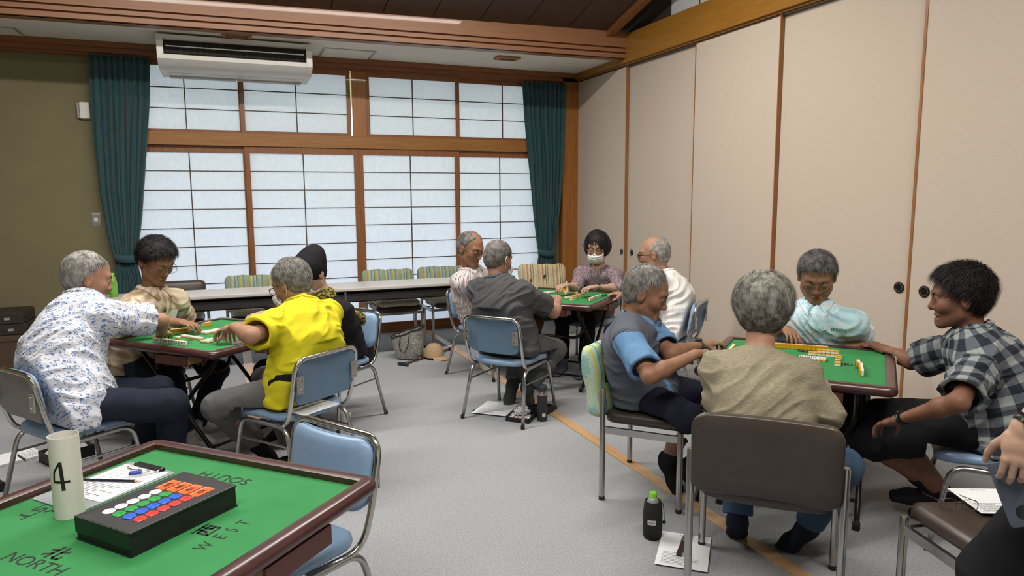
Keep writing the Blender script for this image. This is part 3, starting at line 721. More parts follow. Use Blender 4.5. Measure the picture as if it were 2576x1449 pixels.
def p_stripes(x, uv):
    s = sep(x, uv); f = frac(x, s, 0, 1/.044)
    r = x.ramp(f, 0, [(0, lin('d8d2cf')), (.16, lin('8c4a50')), (.24, lin('d8d2cf')), (.34, lin('6e6a72')), (.42, lin('d8d2cf')), (.55, lin('9a5a5c')), (.60, lin('d8d2cf')), (.70, lin('54525c')), (.80, lin('d8d2cf')), (.90, lin('a08488')), (.95, lin('d8d2cf'))], 'CONSTANT'); x.col(r, 0)
def p_paisley(x, uv):
    mp = uvscale(x, uv, (30, 30, 1)); n = x.noise(mp, 1., 3); v = x.n('ShaderNodeTexVoronoi'); v.inputs['Scale'].default_value = 1.3; x.l(mp, 0, v, 'Vector'); ring = x.math('SINE', x.math('MULTIPLY', v, 0, 17.), 0); rg = x.math('GREATER_THAN', ring, 0, .55)
    v2 = x.n('ShaderNodeTexVoronoi'); v2.inputs['Scale'].default_value = 3.1; x.l(mp, 0, v2, 'Vector'); dots = x.math('LESS_THAN', v2, 0, .22)
    r = x.ramp(n, 0, [(.35, lin('4e3c4a')), (.5, lin('6d5866')), (.65, lin('7a6e6c'))]); m = x.mix(rg, 0, (r, 0), lin('96878a')); m2 = x.mix(dots, 0, (m, 2), lin('c6bcb2')); x.col(m2, 2)
def p_checks(x, uv):
    s = sep(x, uv); a = frac(x, s, 0, 1/.072); b = frac(x, s, 1, 1/.072)
    A = x.math('LESS_THAN', a, 0, .5); B = x.math('LESS_THAN', b, 0, .5); ab = x.math('ADD', A, 0, B); ab = x.math('MULTIPLY', ab, 0, .5)
    r = x.ramp(ab, 0, [(0, lin('262a33')), (.3, lin('565c63')), (.8, lin('8e9290'))], 'CONSTANT')
    n = x.noise(uvscale(x, uv, (400, 60, 1)), 1., 2); q = x.ramp(n, 0, [(.3, (.82, .82, .82, 1)), (.7, (1.1, 1.1, 1.1, 1))]); m = x.mix(None, 1., (r, 0), (q, 0), 'MULTIPLY'); x.col(m, 2)
def p_tiedye(x, uv):
    n = x.noise(uvscale(x, uv, (22, 22, 1)), 1., 4); n2 = x.noise(uvscale(x, uv, (13, 9, 1)), 1.3, 3)
    r = x.ramp(n, 0, [(.32, lin('c9bcc0')), (.42, lin('d8e2e6')), (.5, lin('bfe0ea')), (.62, lin('a3c9da')), (.72, lin('86a5ba'))])
    s = sep(x, uv); f = frac(x, s, 1, 1/.045); ln = x.math('LESS_THAN', f, 0, .045); m = x.mix(ln, 0, (r, 0), lin('e4f0f2')); x.col(m, 2)
def p_knit(x, uv):
    s = sep(x, uv); n = x.noise(uvscale(x, uv, (60, 240, 1)), 1., 2); r = x.ramp(n, 0, [(.3, lin('7c7561')), (.7, lin('958d78'))]); x.col(r, 0)
def p_pinstripe(x, uv):
    s = sep(x, uv); f = frac(x, s, 0, 1/.018); ln = x.math('LESS_THAN', f, 0, .10); m = x.mix(ln, 0, lin('dcdad6'), lin('c8c8c8')); x.col(m, 2)
def p_floralblack(x, uv):
    mp = uvscale(x, uv, (13, 13, 1)); n = x.noise(mp, 1., 4); w = x.n('ShaderNodeTexWave', wave_type='RINGS'); w.inputs['Scale'].default_value = .9; w.inputs['Distortion'].default_value = 9; w.inputs['Detail'].default_value = 2; x.l(mp, 0, w, 0)
    g = x.math('GREATER_THAN', n, 0, .58); l = x.math('GREATER_THAN', w, 1, .8); a = x.math('MULTIPLY', g, 0, l); m = x.mix(a, 0, lin('17161c'), lin('7a6a80')); x.col(m, 2)
def p_scarf(x, uv):
    n = x.noise(x.coords(), 60, 3); r = x.ramp(n, 0, [(.4, lin('2b2618')), (.5, lin('8a7a2a')), (.65, lin('a8983c'))], 'CONSTANT'); x.col(r, 0)
# ------------------------------------------------------------------ head, hand, hair functions (head frame: x right, y forward, z up)
def head_sdf(q, c):
    X = np.abs(q[:, 0]); s = np.stack([X, q[:, 1], q[:, 2]], 1)      # mirrored
    jw = c.get('jaw', 1.)
    d = ell(q, (0, -.012, .032), (.076, .097, .086))
    d = smin(d, ell(q, (0, -.034, -.008), (.068, .070, .074)), .03)
    d = smin(d, ell(q, (0, .022, -.036), (.060*jw, .064, .078)), .03)
    d = smin(d, cap(s, (.047*jw, .004, -.062), (.014, .066, -.098), .019, .017), .03)
    d = smin(d, cap(s, (0, .073, -.098), (.006, .073, -.098), .015, .015), .02)
    d = smin(d, cap(s, (.044, .050, -.020), (.040, .056, -.024), .021, .020), .025)
    d = smin(d, cap(s, (.010, .081, .026), (.042, .066, .028), .010, .011), .018)
    d = smax(d, -cap(s, (.032, .103, .004), (.034, .102, .003), .017, .017), .015)
    d = smin(d, cap(s, (.0315, .0735, .003), (.0315, .0735, .002), .0135, .0135), .006)
    d = smin(d, cap(s, (0, .081, .014), (0, .0965, -.026), .0070, .0098), .012)
    d = smin(d, cap(s, (0, .0965, -.031), (.001, .0965, -.031), .0115, .0115), .01)
    d = smin(d, cap(s, (.0142, .088, -.036), (.0142, .086, -.036), .0078, .0085), .007)
    m = c.get('smile', 0.)
    if m: d = smin(d, cap(s, (.045, .058, -.026), (.042, .062, -.030), .021, .019), .02)
    d = smin(d, ell(q, (0, .081-.004*m, -.065+.002*m), (.024+.009*m, .0125+.002*m, .0055)), .006)
    d = smin(d, ell(q, (0, .081-.004*m, -.075-.006*m), (.021+.008*m, .0120+.002*m, .0065)), .006)
    zz = -.0698-.002*m+m*9*(q[:, 0]**2)
    slit = ell(np.stack([q[:, 0], q[:, 1], q[:, 2]-zz], 1), (0, .096, 0), (.021+.007*m, .012, 0.0017+.0062*m)); d = smax(d, -slit, .003)
    d = smax(d, -cap(s, (.020, .095, -.038), (.034+.004*m, .079, -.068), .0025, .002), .010)
    if c.get('old', 1):
        d = smax(d, -cap(s, (.022, .090, -.013), (.040, .079, -.016), .0015, .001), .006)
        d = smax(d, -cap(s, (.0, .0895, .047), (.04, .074, .049), .001, .001), .005); d = smax(d, -cap(s, (.0, .083, .060), (.036, .070, .062), .001, .001), .005)
    if m > 0:
        d = smax(d, -cap(s, (.048, .064, .002), (.062, .045, .010), .001, .001), .005); d = smax(d, -cap(s, (.048, .063, -.004), (.064, .044, -.008), .001, .001), .005)
    eo = .006*c.get('earout', 1)
    ca, sa = .94, .34; er = np.stack([X*ca-(q[:, 1]+.012)*sa*.0, q[:, 1], q[:, 2]], 1)
    e = ell(s, (.079+eo*.4, -.012, -.006), (.0085+eo*.3, .0185, .031)); e = smax(e, -ell(s, (.090+eo, -.006, -.003), (.009, .010, .018)), .006)
    return smin(d, e, .007)
def head_tint(q, c):
    t = np.ones((len(q), 4), np.float32); X = np.abs(q[:, 0])
    lip = np.exp(-((q[:, 2]+.0695)/.0085)**4-(X/.024)**6)*(q[:, 1] > .07); t[:, 1] -= .22*lip; t[:, 2] -= .16*lip; t[:, 0] -= .04*lip
    red = np.exp(-((X-.045)/.022)**2-((q[:, 2]+.02)/.022)**2)*(q[:, 1] > .03)+np.exp(-(X/.014)**2-((q[:, 2]+.030)/.014)**2)*(q[:, 1] > .09); t[:, 1] -= .09*red; t[:, 2] -= .10*red
    ear = (X > .080); t[ear, 1] -= .08; t[ear, 2] -= .08
    st = c.get('stubble', 0.)
    if st:
        b = st*np.clip((-.045-q[:, 2])/.02, 0, 1)*(q[:, 1] > 0); t[:, :3] *= (1-.22*b)[:, None]
    sh = c.get('scalp', 0.)
    if sh:
        b = sh*np.clip((hair_region(q, c)*-1)/.012, 0, 1); t[:, :3] *= (1-b[:, None]*(1-np.array(c.get('scalpcol', (.55, .56, .6)))))
    return np.clip(t, 0, 1.2)
def hair_region(q, c):
    """negative where hair grows"""
    hz, hy = c.get('hairline', (.078, .074)); nape = c.get('nape', -.070)
    n = nrm((0, hz+.035, -(hy-.002)))
    a = (q-np.array((0, hy, hz), np.float32))@n.astype(np.float32)
    tm = c.get('temple', .012)
    a = a+tm*(np.abs(q[:, 0])/.07)**2*(q[:, 2] > .02)
    lower = np.where(q[:, 1] > -.018, -.006+np.clip((q[:, 1]+.018)/.03, 0, 1)*.034, -.012+(nape+.012)*np.clip((-.018-q[:, 1])/.045, 0, 1))
    d = np.maximum(a, lower-q[:, 2])
    if 'bald' in c:
        for b in c['bald']: d = np.maximum(d, b[3]-np.sqrt(((q-np.array(b[:3], np.float32))**2).sum(1)))
    return d
def hair_sdf(q, c):
    th, ts = c.get('thick', (.014, .006)); t = ts+(th-ts)*np.clip((q[:, 2]+.03)/.10, 0, 1)
    n = fbm(q*np.array((70, 45, 45), np.float32)+c.get('seed', 0)); t = t*(.55+.9*n)
    base = ell(q, (0, -.014, .034), (.0765, .097, .086)); base = smin(base, ell(q, (0, -.036, -.006), (.0685, .071, .075)), .03)
    if c.get('style') == 'bob':
        b2 = ell(q, (0, -.022, -.006), (.104, .104, .094)); base = smin(base, b2+.002, .03)
        d = base-t; face = smin(ell(q, (0, .085, -.030), (.062, .075, .080)), ell(q, (.018, .095, .030), (.042, .05, .045)), .03); d = smax(d, -face, .015)
        d = smax(d, c.get('nape', -.075)-q[:, 2], .012); return smax(d, -(ell(q, (0, -.012, .03), (.07, .09, .08))), .004)
    X = np.abs(q[:, 0]); s_ = np.stack([X, q[:, 1], q[:, 2]], 1); ear = ell(s_, (.086, -.004, -.016), (.036, .031, .040))
    d = smax(base-t, hair_region(q, c)-.004+.010*(n-.5), .008)
    if c.get('style') == 'thick':
        b2 = ell(q, (0, -.030, .010), (.094, .100, .112)); d = smin(d, smax(b2-.012*n, hair_region(q, c)-.006, .012), .02); return smax(d, c.get('nape', -.07)-.012-q[:, 2], .01)
    return smax(d, -ear, .005)
def strands(v, c, rs, n, L, lift, w, down=.35):
    """thin flat locks lying on the hair; returns quads in head frame"""
    pick = rs.randint(0, len(v), n); b = v[pick]; cr = np.array(c.get('whorl', (0, -.045, .115)), np.float32)
    nm = b-np.array((0, -.014, .02), np.float32); nm /= np.linalg.norm(nm, axis=1)[:, None]
    t = b-cr; t[:, 2] -= down*.06; t += np.array(c.get('comb', (0, 0, 0)), np.float32)*.06; t += rs.randn(n, 3).astype(np.float32)*.018
    t -= nm*(t*nm).sum(1)[:, None]; t /= np.linalg.norm(t, axis=1)[:, None]+1e-6
    s = np.cross(nm, t); LL = (L*(.5+rs.rand(n)))[:, None]; lf = (lift*(.3+rs.rand(n)))[:, None]
    pts = []
    for k in range(4):
        u = k/3; ctr = b-nm*.002+t*LL*u+nm*(lf*math.sin(u*2.2)-LL*LL*u*u*4.5); ww = w*(1-u*.8); pts += [ctr-s*ww, ctr+s*ww]
    V = np.stack(pts, 1).reshape(-1, 3); base = np.arange(n)[:, None]*8
    Q = np.concatenate([base+np.array([[2*k, 2*k+1, 2*k+3, 2*k+2]]) for k in range(3)])
    return V.astype(np.float32), Q
def hand_parts(wr, tip, side, palm, curl=.5, spread=1., sc=1., pinch=0.):
    """returns sdf closure, points for bounds. side=+1 right, -1 left"""
    wr = np.asarray(wr, float); d = nrm(np.asarray(tip, float)-wr); n = nrm(palm); n = nrm(n-d*(n@d)); th = np.cross(-n, d)*side
    P = lambda a, b, c: wr+sc*(d*a+th*b+n*c)
    segs = []
    bx = [.030, .0105, -.010, -.029]; ln = [.070, .078, .073, .057]; base_d = [.083, .088, .084, .076]
    rr = [.0088, .009, .0086, .0076]
    for i in range(4):
        a = P(base_d[i], bx[i], 0); ang = .15+curl*.35; dirv = nrm(d+th*(bx[i]*3.2*spread)); r0 = rr[i]*sc
        ci = curl*(1+.10*i)*(1. if not (pinch and i == 0) else 1.15)
        for k, fr in enumerate((.45, .31, .25)):
            ang += (0, .75, .55)[k]*ci; v = dirv*math.cos(ang)+n*math.sin(ang); b = a+v*ln[i]*fr*sc
            segs.append((a, b, r0*(1, .93, .86)[k], r0*(.93, .86, .72)[k])); a = b
    a = P(.022, .026, .006); v = nrm(d*.62+th*.62+n*(.35+.3*curl))
    for k, (lf, r0, r1) in enumerate(((.042, .0135, .0115), (.032, .0108, .0098), (.026, .0096, .0075))):
        b = a+v*lf*sc; segs.append((a, b, r0*sc, r1*sc)); a = b; v = nrm(v+d*.25-th*.15*curl*2+n*.10)
    pk = P(.078, .0, 0); w0 = th
    def f(p):
        h = ecap(p, wr-d*.01, P(.045, .0, 0), w0, (.027*sc, .0185*sc), (.038*sc, .0165*sc)); h = smin(h, ecap(p, P(.04, .0, .0), P(.076, 0, 0), w0, (.038*sc, .0165*sc), (.040*sc, .0135*sc)), .01)
        h = smin(h, cap(p, P(.02, .024, .006), P(.05, .026, .007), .015*sc, .012*sc), .012)
        g = None
        for (a, b, r0, r1) in segs:
            e = cap(p, a, b, r0, r1); g = e if g is None else np.minimum(g, e)
        return smin(h, g, .007)
    pts = [wr]+[s[1] for s in segs]+[s[0] for s in segs]
    return f, pts, d, n, th
# ------------------------------------------------------------------ the person
def person(key, J, c):
    rs = np.random.RandomState(c.get('seed', 1)); J = {k: np.array(v, float) for k, v in J.items()}
    hd = rad(c['h']); f = np.array([math.cos(hd), math.sin(hd), 0]); l = np.array([-math.sin(hd), math.cos(hd), 0]); r_ = -l
    hip, neck, head = J['hip'], J['neck'], J['head']; bs = c.get('bs', 1.); hs = c.get('hs', 1.); near = c.get('res', 1.)
    u = nrm(neck-hip); bow = c.get('bow', .035)
    S = lambda t: hip+(neck-hip)*t-f*bow*math.sin(math.pi*min(max(t, 0), 1))+f*.012*t
    ly, lp, lr = c['look']; a, b = rad(ly), rad(lp)
    hf = np.array([math.cos(a)*math.cos(b), math.sin(a)*math.cos(b), math.sin(b)]); hr = np.array([math.sin(a), -math.cos(a), 0]); hu = np.cross(hr, hf)
    q = rad(lr); hr, hu = math.cos(q)*hr+math.sin(q)*hu, -math.sin(q)*hr+math.cos(q)*hu
    HR = np.stack([hr, hf, hu], 1).astype(np.float32); hc = head.astype(np.float32)
    toH = lambda p: ((p-hc)@HR)/hs
    fromH = lambda x: hc+(np.asarray(x, np.float32)*hs)@HR.T
    belly = c.get('belly', 0.)
    cx_, cy_, chd = c.get('chair', (0, 0, 0)); cfw = np.array([math.cos(rad(chd)), math.sin(rad(chd)), 0], np.float32); cco = np.array([cx_, cy_, 0], np.float32)
    def clip(p, d, gap=0.):
        if 'table' in c:
            tx_, ty_, tr_ = c['table']; ca_, sa_ = math.cos(rad(tr_)), math.sin(rad(tr_)); wx, wy = p[:, 0]-tx_, p[:, 1]-ty_
            m_ = np.maximum(np.abs(wx*ca_+wy*sa_), np.abs(-wx*sa_+wy*ca_)); tz = np.where(m_ > .372, .705, .6925)
            d = smax(d, -np.maximum(np.maximum(m_-.432, p[:, 2]-tz), .598-p[:, 2]), .004)
            if p[:, 2].min() < .64:
                for (a_, b_, r_) in TABLE_LEGS.get((tx_, ty_), ()): d = smax(d, -cap(p, a_, b_, r_, r_), .003)
        if 'chair' not in c: return d
        sz_ = c.get('seatz', .438); y = (p-cco)@cfw; x_ = np.abs((p-cco)@np.array([cfw[1], -cfw[0], 0], np.float32)); wb = .253 if sz_ < .45 else .278
        d = smax(d, -np.maximum(np.maximum(np.maximum(x_-wb, np.abs(y-.012)-(.225 if sz_ < .45 else .232)), p[:, 2]-sz_), .335-p[:, 2]), .004)
        lim = -.150+gap-.18*(p[:, 2]-.44)-6*np.clip(p[:, 2]-.765, 0, 1); return smax(d, lim-y, .012)
    sec = [(0., .165, .118), (.3, .150, .112+belly), (.6, .160, .115+belly*.5), (.86, .140, .092), (.98, .075, .062)]
    def torso(p, off=0., lo=0.):
        d = None
        for (t0, w0, d0), (t1, w1, d1) in zip(sec[:-1], sec[1:]):
            e = ecap(p, S(t0), S(t1), l, (w0*bs+off, d0*bs+off), (w1*bs+off, d1*bs+off)); d = e if d is None else smin(d, e, .05)
        for s, nm in ((1, 'shL'), (-1, 'shR')):
            d = smin(d, cap(p, S(.93), J[nm], .056*bs+off, .050*bs+off), .05)
        return d
    nk0 = fromH((0, -.022, -.055)); nk1 = S(.97)
    hands = {}
    for s, L_ in ((1, 'R'), (-1, 'L')):
        pal = c.get('palm'+L_, (0, 0, -1)); hands[L_] = hand_parts(J['wr'+L_], J['tip'+L_], s, pal, c.get('curl'+L_, .6), c.get('spread', 1.), c.get('hnd', .94), c.get('pinch'+L_, 0))
    hipj = {'L': hip+l*.085*bs, 'R': hip-l*.085*bs}
    bare = c.get('bareleg', False)
    def body(p):
        d = smin(torso(p, -.006), cap(p, nk0, nk1, .050*hs, .055), .03)
        d = smin(d, cap(p, S(.99)+u*.02, (J['shL']+S(.93))/2, .035, .035), .05); d = smin(d, cap(p, S(.99)+u*.02, (J['shR']+S(.93))/2, .035, .035), .05)
        for L_ in 'LR':
            sh, el, wr = J['sh'+L_], J['el'+L_], J['wr'+L_]; am = c.get('arm', 1.)
            d = smin(d, cap(p, sh, el, .044*am, .036*am), .035)
            th = hands[L_][4]; mid = el+(wr-el)*.28
            g = smin(cap(p, el, mid, .035*am, .038*am), ecap(p, mid, wr, th, (.037*am, .036*am), (.0265, .019)), .02); d = smin(d, g, .025); d = smin(d, hands[L_][0](p), .012)
            hj, kn, an = hipj[L_], J['kn'+L_], J['an'+L_]
            d = smin(d, cap(p, hj, kn, .070, .050), .04); ca = kn+(an-kn)*.3-f*.012
            d = smin(d, smin(cap(p, kn, ca, .048, .052), cap(p, ca, an, .050, .034), .03), .03)
        return clip(p, d, .012)
    body0 = body
    full = lambda p: smin(body0(p), head_sdf(toH(p), c)*hs, .018*hs)
    parts = []; boxes = []
    hp = [fromH(x) for x in ((0, .12, -.12), (0, -.12, -.12), (0, -.12, .13), (0, .12, .13), (.10, 0, 0), (-.10, 0, 0))]
    lo, hi = bounds(hp, .012); lo[2] = min(lo[2], neck[2]-.02); boxes.append((lo, hi, .0034*near))
    for L_ in 'LR':
        pts = hands[L_][1]; lo, hi = bounds(pts+[J['wr'+L_]-hands[L_][2]*.03], .022); boxes.append((lo, hi, .0030*near))
    bx = lambda p, lo, hi: np.maximum(np.maximum(lo-p, p-hi).max(1), -1)
    for i, (lo, hi, h_) in enumerate(boxes):
        def fi(p, i=i):
            d = full(p)
            for j in range(i):
                d = np.maximum(d, -bx(p, boxes[j][0].astype(np.float32)+.006, boxes[j][1].astype(np.float32)-.006))
            return d
        parts.append(surf(fi, lo, hi, h_))
    allp = [hip-.2, hip+.2, neck]+[J[k] for k in J if k[:2] in ('el', 'wr', 'kn', 'an', 'sh')]
    lo, hi = bounds(allp, .09)
    def fc(p):
        d = body(p)
        for (a_, b_, _) in boxes: d = np.maximum(d, -bx(p, a_.astype(np.float32)+.010, b_.astype(np.float32)-.010))
        return d
    parts.append(surf(fc, lo, hi, .0072*near))
    org = np.array([hip[0], hip[1], 0.])
    def tint(v):
        qh = toH(v.astype(np.float32)); t = np.ones((len(v), 4), np.float32); m = (np.abs(qh[:, 0]) < .11) & (np.abs(qh[:, 1]) < .13) & (qh[:, 2] > -.125) & (qh[:, 2] < .14); t[m] = head_tint(qh[m], c); return t
    o = mesh_obj('person', [(a_, b_) for a_, b_ in parts], c['skin'], None, org, colf=tint); o.location = org
    tag(o, c['label'], 'person', c.get('group'))
    child = lambda name, pr, mat, **k: mesh_obj(name, pr, mat, o, org, **k)
    def tubeo(name, paths, rr, mat, seg=8, par=o):
        b = MB()
        for pth, r0 in zip(paths, rr if hasattr(rr, '__len__') else [rr]*len(paths)): b.tube([np.asarray(x)-org for x in pth], r0, seg)
        return b.obj(name, mat, par, angle=180)
    # ---- uv for cloth
    armseg = {L_: [(J['sh'+L_], J['el'+L_]), (J['el'+L_], J['wr'+L_])] for L_ in 'LR'}
    def uv_top(v):
        v = v.astype(np.float32); w = v-hip.astype(np.float32); U = np.zeros((len(v), 2), np.float32)
        cen = np.stack([S(t) for t in np.linspace(0, 1, 12)]).astype(np.float32); tt = np.clip((w@u)/np.linalg.norm(neck-hip), 0, 1)
        ci = np.stack([np.interp(tt, np.linspace(0, 1, 12), cen[:, k]) for k in range(3)], 1); e = v-ci
        fu = nrm(np.cross(l, u)) ; fu = fu if fu@f > 0 else -fu
        U[:, 0] = np.arctan2(e@l.astype(np.float32), e@fu.astype(np.float32))*.155; U[:, 1] = w@u; per = np.full(len(v), 2*math.pi*.155, np.float32)
        dt = torso(v)-.02
        for L_ in 'LR':
            base = 0.
            for k, (a_, b_) in enumerate(armseg[L_]):
                ax = nrm(b_-a_); dd = cap(v, a_, b_, .058, .058); tl = ((v-a_.astype(np.float32))@ax.astype(np.float32)); m = (dd < dt) & (tl > (.03 if k == 0 else -.02)); dt = np.where(m, dd, dt)
                w1 = nrm(np.cross(ax, (0.13, .2, .97))); w2 = np.cross(ax, w1); ee = v-a_.astype(np.float32)
                U[m, 0] = (np.arctan2(ee@w1.astype(np.float32), ee@w2.astype(np.float32))*.066)[m]; U[m, 1] = (tl+base)[m]; per[m] = 2*math.pi*.066; base += np.linalg.norm(b_-a_)
        return U, per
    fsd = rs.rand(3)*20
    def folds(p, amp, sc=(9, 9, 22)):
        w = p-hip.astype(np.float32); k = np.stack([w@l.astype(np.float32)*sc[0], w@f.astype(np.float32)*sc[1], w@u.astype(np.float32)*sc[2]+2.5*np.sin((w@l.astype(np.float32))*9)], 1).astype(np.float32)+fsd.astype(np.float32)
        n = vnoise(k); n2 = vnoise(k*2.1+5); return amp*(1.6*(1-np.abs(2*n-1))**2+.6*n2-.6)
    # ---- top
    T = c['top']; off = T.get('off', .016); sl = T.get('sleeve', .72); zhem = T.get('hem', .445); ch = .0062*near
    ends = {}
    for L_ in 'LR':
        sh, el, wr = J['sh'+L_], J['el'+L_], J['wr'+L_]
        ends[L_] = (sh+(el-sh)*sl, nrm(el-sh)) if sl <= 1 else (el+(wr-el)*(sl-1), nrm(wr-el))
    wide = T.get('wide', .066)
    def top(p, off=off, sleeves=True, am=T.get('fold', .006), hemz=zhem):
        d = torso(p, off)
        if T.get('drop'):
            d = smin(d, ecap(p, hip, hip-np.array((0, 0, T['drop']))-f*.02, l, (.19*bs+off, .135*bs+off), (T.get('dropw', .195)*bs+off, .155*bs+off)), .05)
        if T.get('untuck', True):
            d = smin(d, ecap(p, hip+u*.10-f*.004, hip-u*.05-f*.008, l, (.172*bs+off, .125*bs+off+belly), (.182*bs+off, .140*bs+off)), .05)
            d = smin(d, ecap(p, hip+u*.02, hip+f*T.get('lap', .10)+np.array((0, 0, .02)), l, (.165*bs, .09*bs), (.15*bs, .085*bs)), .06)
        if sleeves:
            for L_ in 'LR':
                sh, el, wr = J['sh'+L_], J['el'+L_], J['wr'+L_]; e, dr = ends[L_]
                if sl <= 1:
                    s_ = cap(p, sh, e, .058*bs+off*.4, wide)
                else:
                    s_ = smin(cap(p, sh, el, .056*bs+off*.3, T.get('wel', .052)), smax(cap(p, el, e, T.get('wel', .052), T.get('cuff', .040)), (p-e.astype(np.float32))@dr.astype(np.float32), .003), .03)
                d = smin(d, s_, .045)
        d = d-folds(p, am)
        if sleeves and sl <= 1:
            for L_ in 'LR':
                e, dr = ends[L_]; w_ = p-e.astype(np.float32); z_ = w_@dr.astype(np.float32); r_2 = np.linalg.norm(w_-z_[:, None]*dr.astype(np.float32), axis=1)
                d = smax(d, -np.maximum(np.maximum(-z_, r_2-wide-.03), z_-.14), .004); d = smax(d, -cap(p, e-dr*.030, e+dr*.05, wide-.015, wide-.012), .004)
        if T.get('collar', True) and T.get('vneck', .02):
            d = smax(d, -cap(p, S(.98)+f*.055, S(.80)+f*.135, T.get('vneck', .02)+.008, .006), .006)
        d = clip(p, smax(d, hemz-p[:, 2], .006))
        axn_ = nrm(nk0-S(.93)); d = smax(d, -cap(p, S(.955)+axn_*T.get('neckcut', .082), nk0+axn_*.12, .072, .085), .010)
        return smax(d, -cap(p, S(.95), nk0+u*.05, T.get('neckr', .060), T.get('neckr', .060)+.004), .006)
    def ffold(p): return folds(p, T.get('fold', .006))
    lo, hi = bounds([hip-.22, hip+.22, neck+.06, J['shL'], J['shR'], ends['L'][0], ends['R'][0], J['elL'] if sl > .6 else neck, J['elR'] if sl > .6 else neck], .10)
    child(T.get('name', 'shirt'), [surf(top, lo, hi, ch)], T['mat'], uv=uv_top)
    if T.get('collar', True):
        axn = nrm(nk0-S(.93)); cb = S(.955)+axn*.03
        def col(p):
            w = p-cb.astype(np.float32); z = w@axn.astype(np.float32); pr = w-z[:, None]*axn.astype(np.float32); rad_ = np.sqrt((pr*pr).sum(1)); fr = pr@f.astype(np.float32)/(rad_+1e-5); lat = np.abs(w@l.astype(np.float32))
            t0 = top(p); shell = np.abs(t0-.0045)-.0048
            rout = .094+.026*np.clip(fr, 0, 1)**2*np.clip(1.3-np.abs(fr-.80)*3, 0, 1); fl = np.maximum(np.maximum(shell, rad_-rout), -.085-z)
            gap = np.where(fr > .3, .010+.55*np.maximum(0, rad_-.066)-lat, -1); fl = np.maximum(fl, gap*.8)
            band = np.maximum(np.maximum(np.abs(rad_-.069)-.0048, z-.052+.03*np.clip(fr, 0, 1)), -.03-z); band = np.maximum(band, gap*.8)
            return smin(fl, band, .008)
        child('collar', [surf(col, cb-.15, cb+.13, .0040*near)], T.get('collarmat', T['mat']), uv=uv_top)
    if T.get('placket'):
        b = MB()
        for t in (.80, .66, .52, .38):
            pp = S(t)+f*(.115*bs+off+belly*.7); b.lathe([(.0055, 0), (.0055, .002), (.003, .003)], 10, T=lambda q_, pp=pp: tuple(pp-org+l*q_[0]+u*q_[1]+f*(q_[2]+.004)))
        b.obj('buttons', T['placket'], o)
    if 'vest' in c:
        V = c['vest']
        def vest(p):
            d = top(p, off+.013, False, .008, V.get('hem', .455))
            for L_ in 'LR':
                d = smax(d, -cap(p, J['sh'+L_]-np.array((0, 0, .0))+(J['sh'+L_]-S(.93))*.15, J['sh'+L_]+(J['sh'+L_]-S(.9))*.6+np.array((0, 0, -.05)), .070, .085), .006)
            w = p-S(.9).astype(np.float32); gap = np.maximum(np.abs(w@l.astype(np.float32))-.018-.05*np.clip((w@u.astype(np.float32))/.1, 0, 1), -(w@f.astype(np.float32))); d = smax(d, -gap, .006)
            return d
        lo, hi = bounds([hip-.22, hip+.22, neck+.06, J['shL'], J['shR']], .10); child('vest', [surf(vest, lo, hi, ch)], V['mat'], uv=uv_top)
    if 'waistbag' in c:
        def belt(p):
            w = p-S(.12).astype(np.float32); z = w@u.astype(np.float32)+.10*(w@l.astype(np.float32)); d = torso(p, off+.022); d = np.maximum(d, -torso(p, off+.004)); return clip(p, np.maximum(d, np.abs(z)-.030), -.004)
        child('waist_belt', [surf(belt, S(.12)-.3, S(.12)+.3, .007)], c['waistbag'])
    # ---- trousers
    B = c['bot']; cuffz = B.get('cut', .90); br = B.get('r', (.086, .066, .060, .058))
    def bot(p):
        d = ecap(p, hip-u*.02, hip+u*.09, l, (.168*bs, .125*bs), (.158*bs, .118*bs+belly*.6)); d = smin(d, ell(p, hip-f*.02-np.array((0, 0, .02)), (.17*bs, .13*bs, .085), None) if False else cap(p, hipj['L']-f*.03, hipj['R']-f*.03, .10*bs, .10*bs), .05)
        for L_ in 'LR':
            hj, kn, an = hipj[L_], J['kn'+L_], J['an'+L_]; ax = nrm(an-kn); e = kn+(an-kn)*cuffz
            d = smin(d, cap(p, hj, kn, br[0]*bs, br[1]), .035)
            if cuffz > 0.02:
                s_ = smax(cap(p, kn, an+ax*.06, br[2], br[3]), (p-e.astype(np.float32))@ax.astype(np.float32), .004); s_ = smax(s_, -cap(p, e-ax*.03, e+ax*.05, br[3]-.016, br[3]-.013), .003); d = smin(d, s_, .03)
            else:
                axt = nrm(kn-hj); e2 = kn-axt*.01; d = smax(d, np.where(np.linalg.norm(p-kn.astype(np.float32), axis=1) < .13, (p-e2.astype(np.float32))@axt.astype(np.float32), -1), .006)
        w = p-hip.astype(np.float32); k = np.stack([w@l.astype(np.float32)*13, w@f.astype(np.float32)*11, p[:, 2]*12], 1).astype(np.float32)+fsd.astype(np.float32); n = vnoise(k)
        d = d-.006*(1.5*(1-np.abs(2*n-1))**2-.5)
        d = clip(p, d, .006)
        return d
    lo, hi = bounds([hip-.19, hip+.19, J['knL'], J['knR'], J['anL'], J['anR']], .10)
    def uv_b(v):
        w = v-hip; U = np.stack([w@l, w@f+w[:, 2]], 1); return U.astype(np.float32), np.full(len(v), 1e3, np.float32)
    child(B.get('name', 'trousers'), [surf(bot, lo, hi, .0075*near)], B['mat'], uv=uv_b)
    # ---- socks
    sockm = c.get('sock')
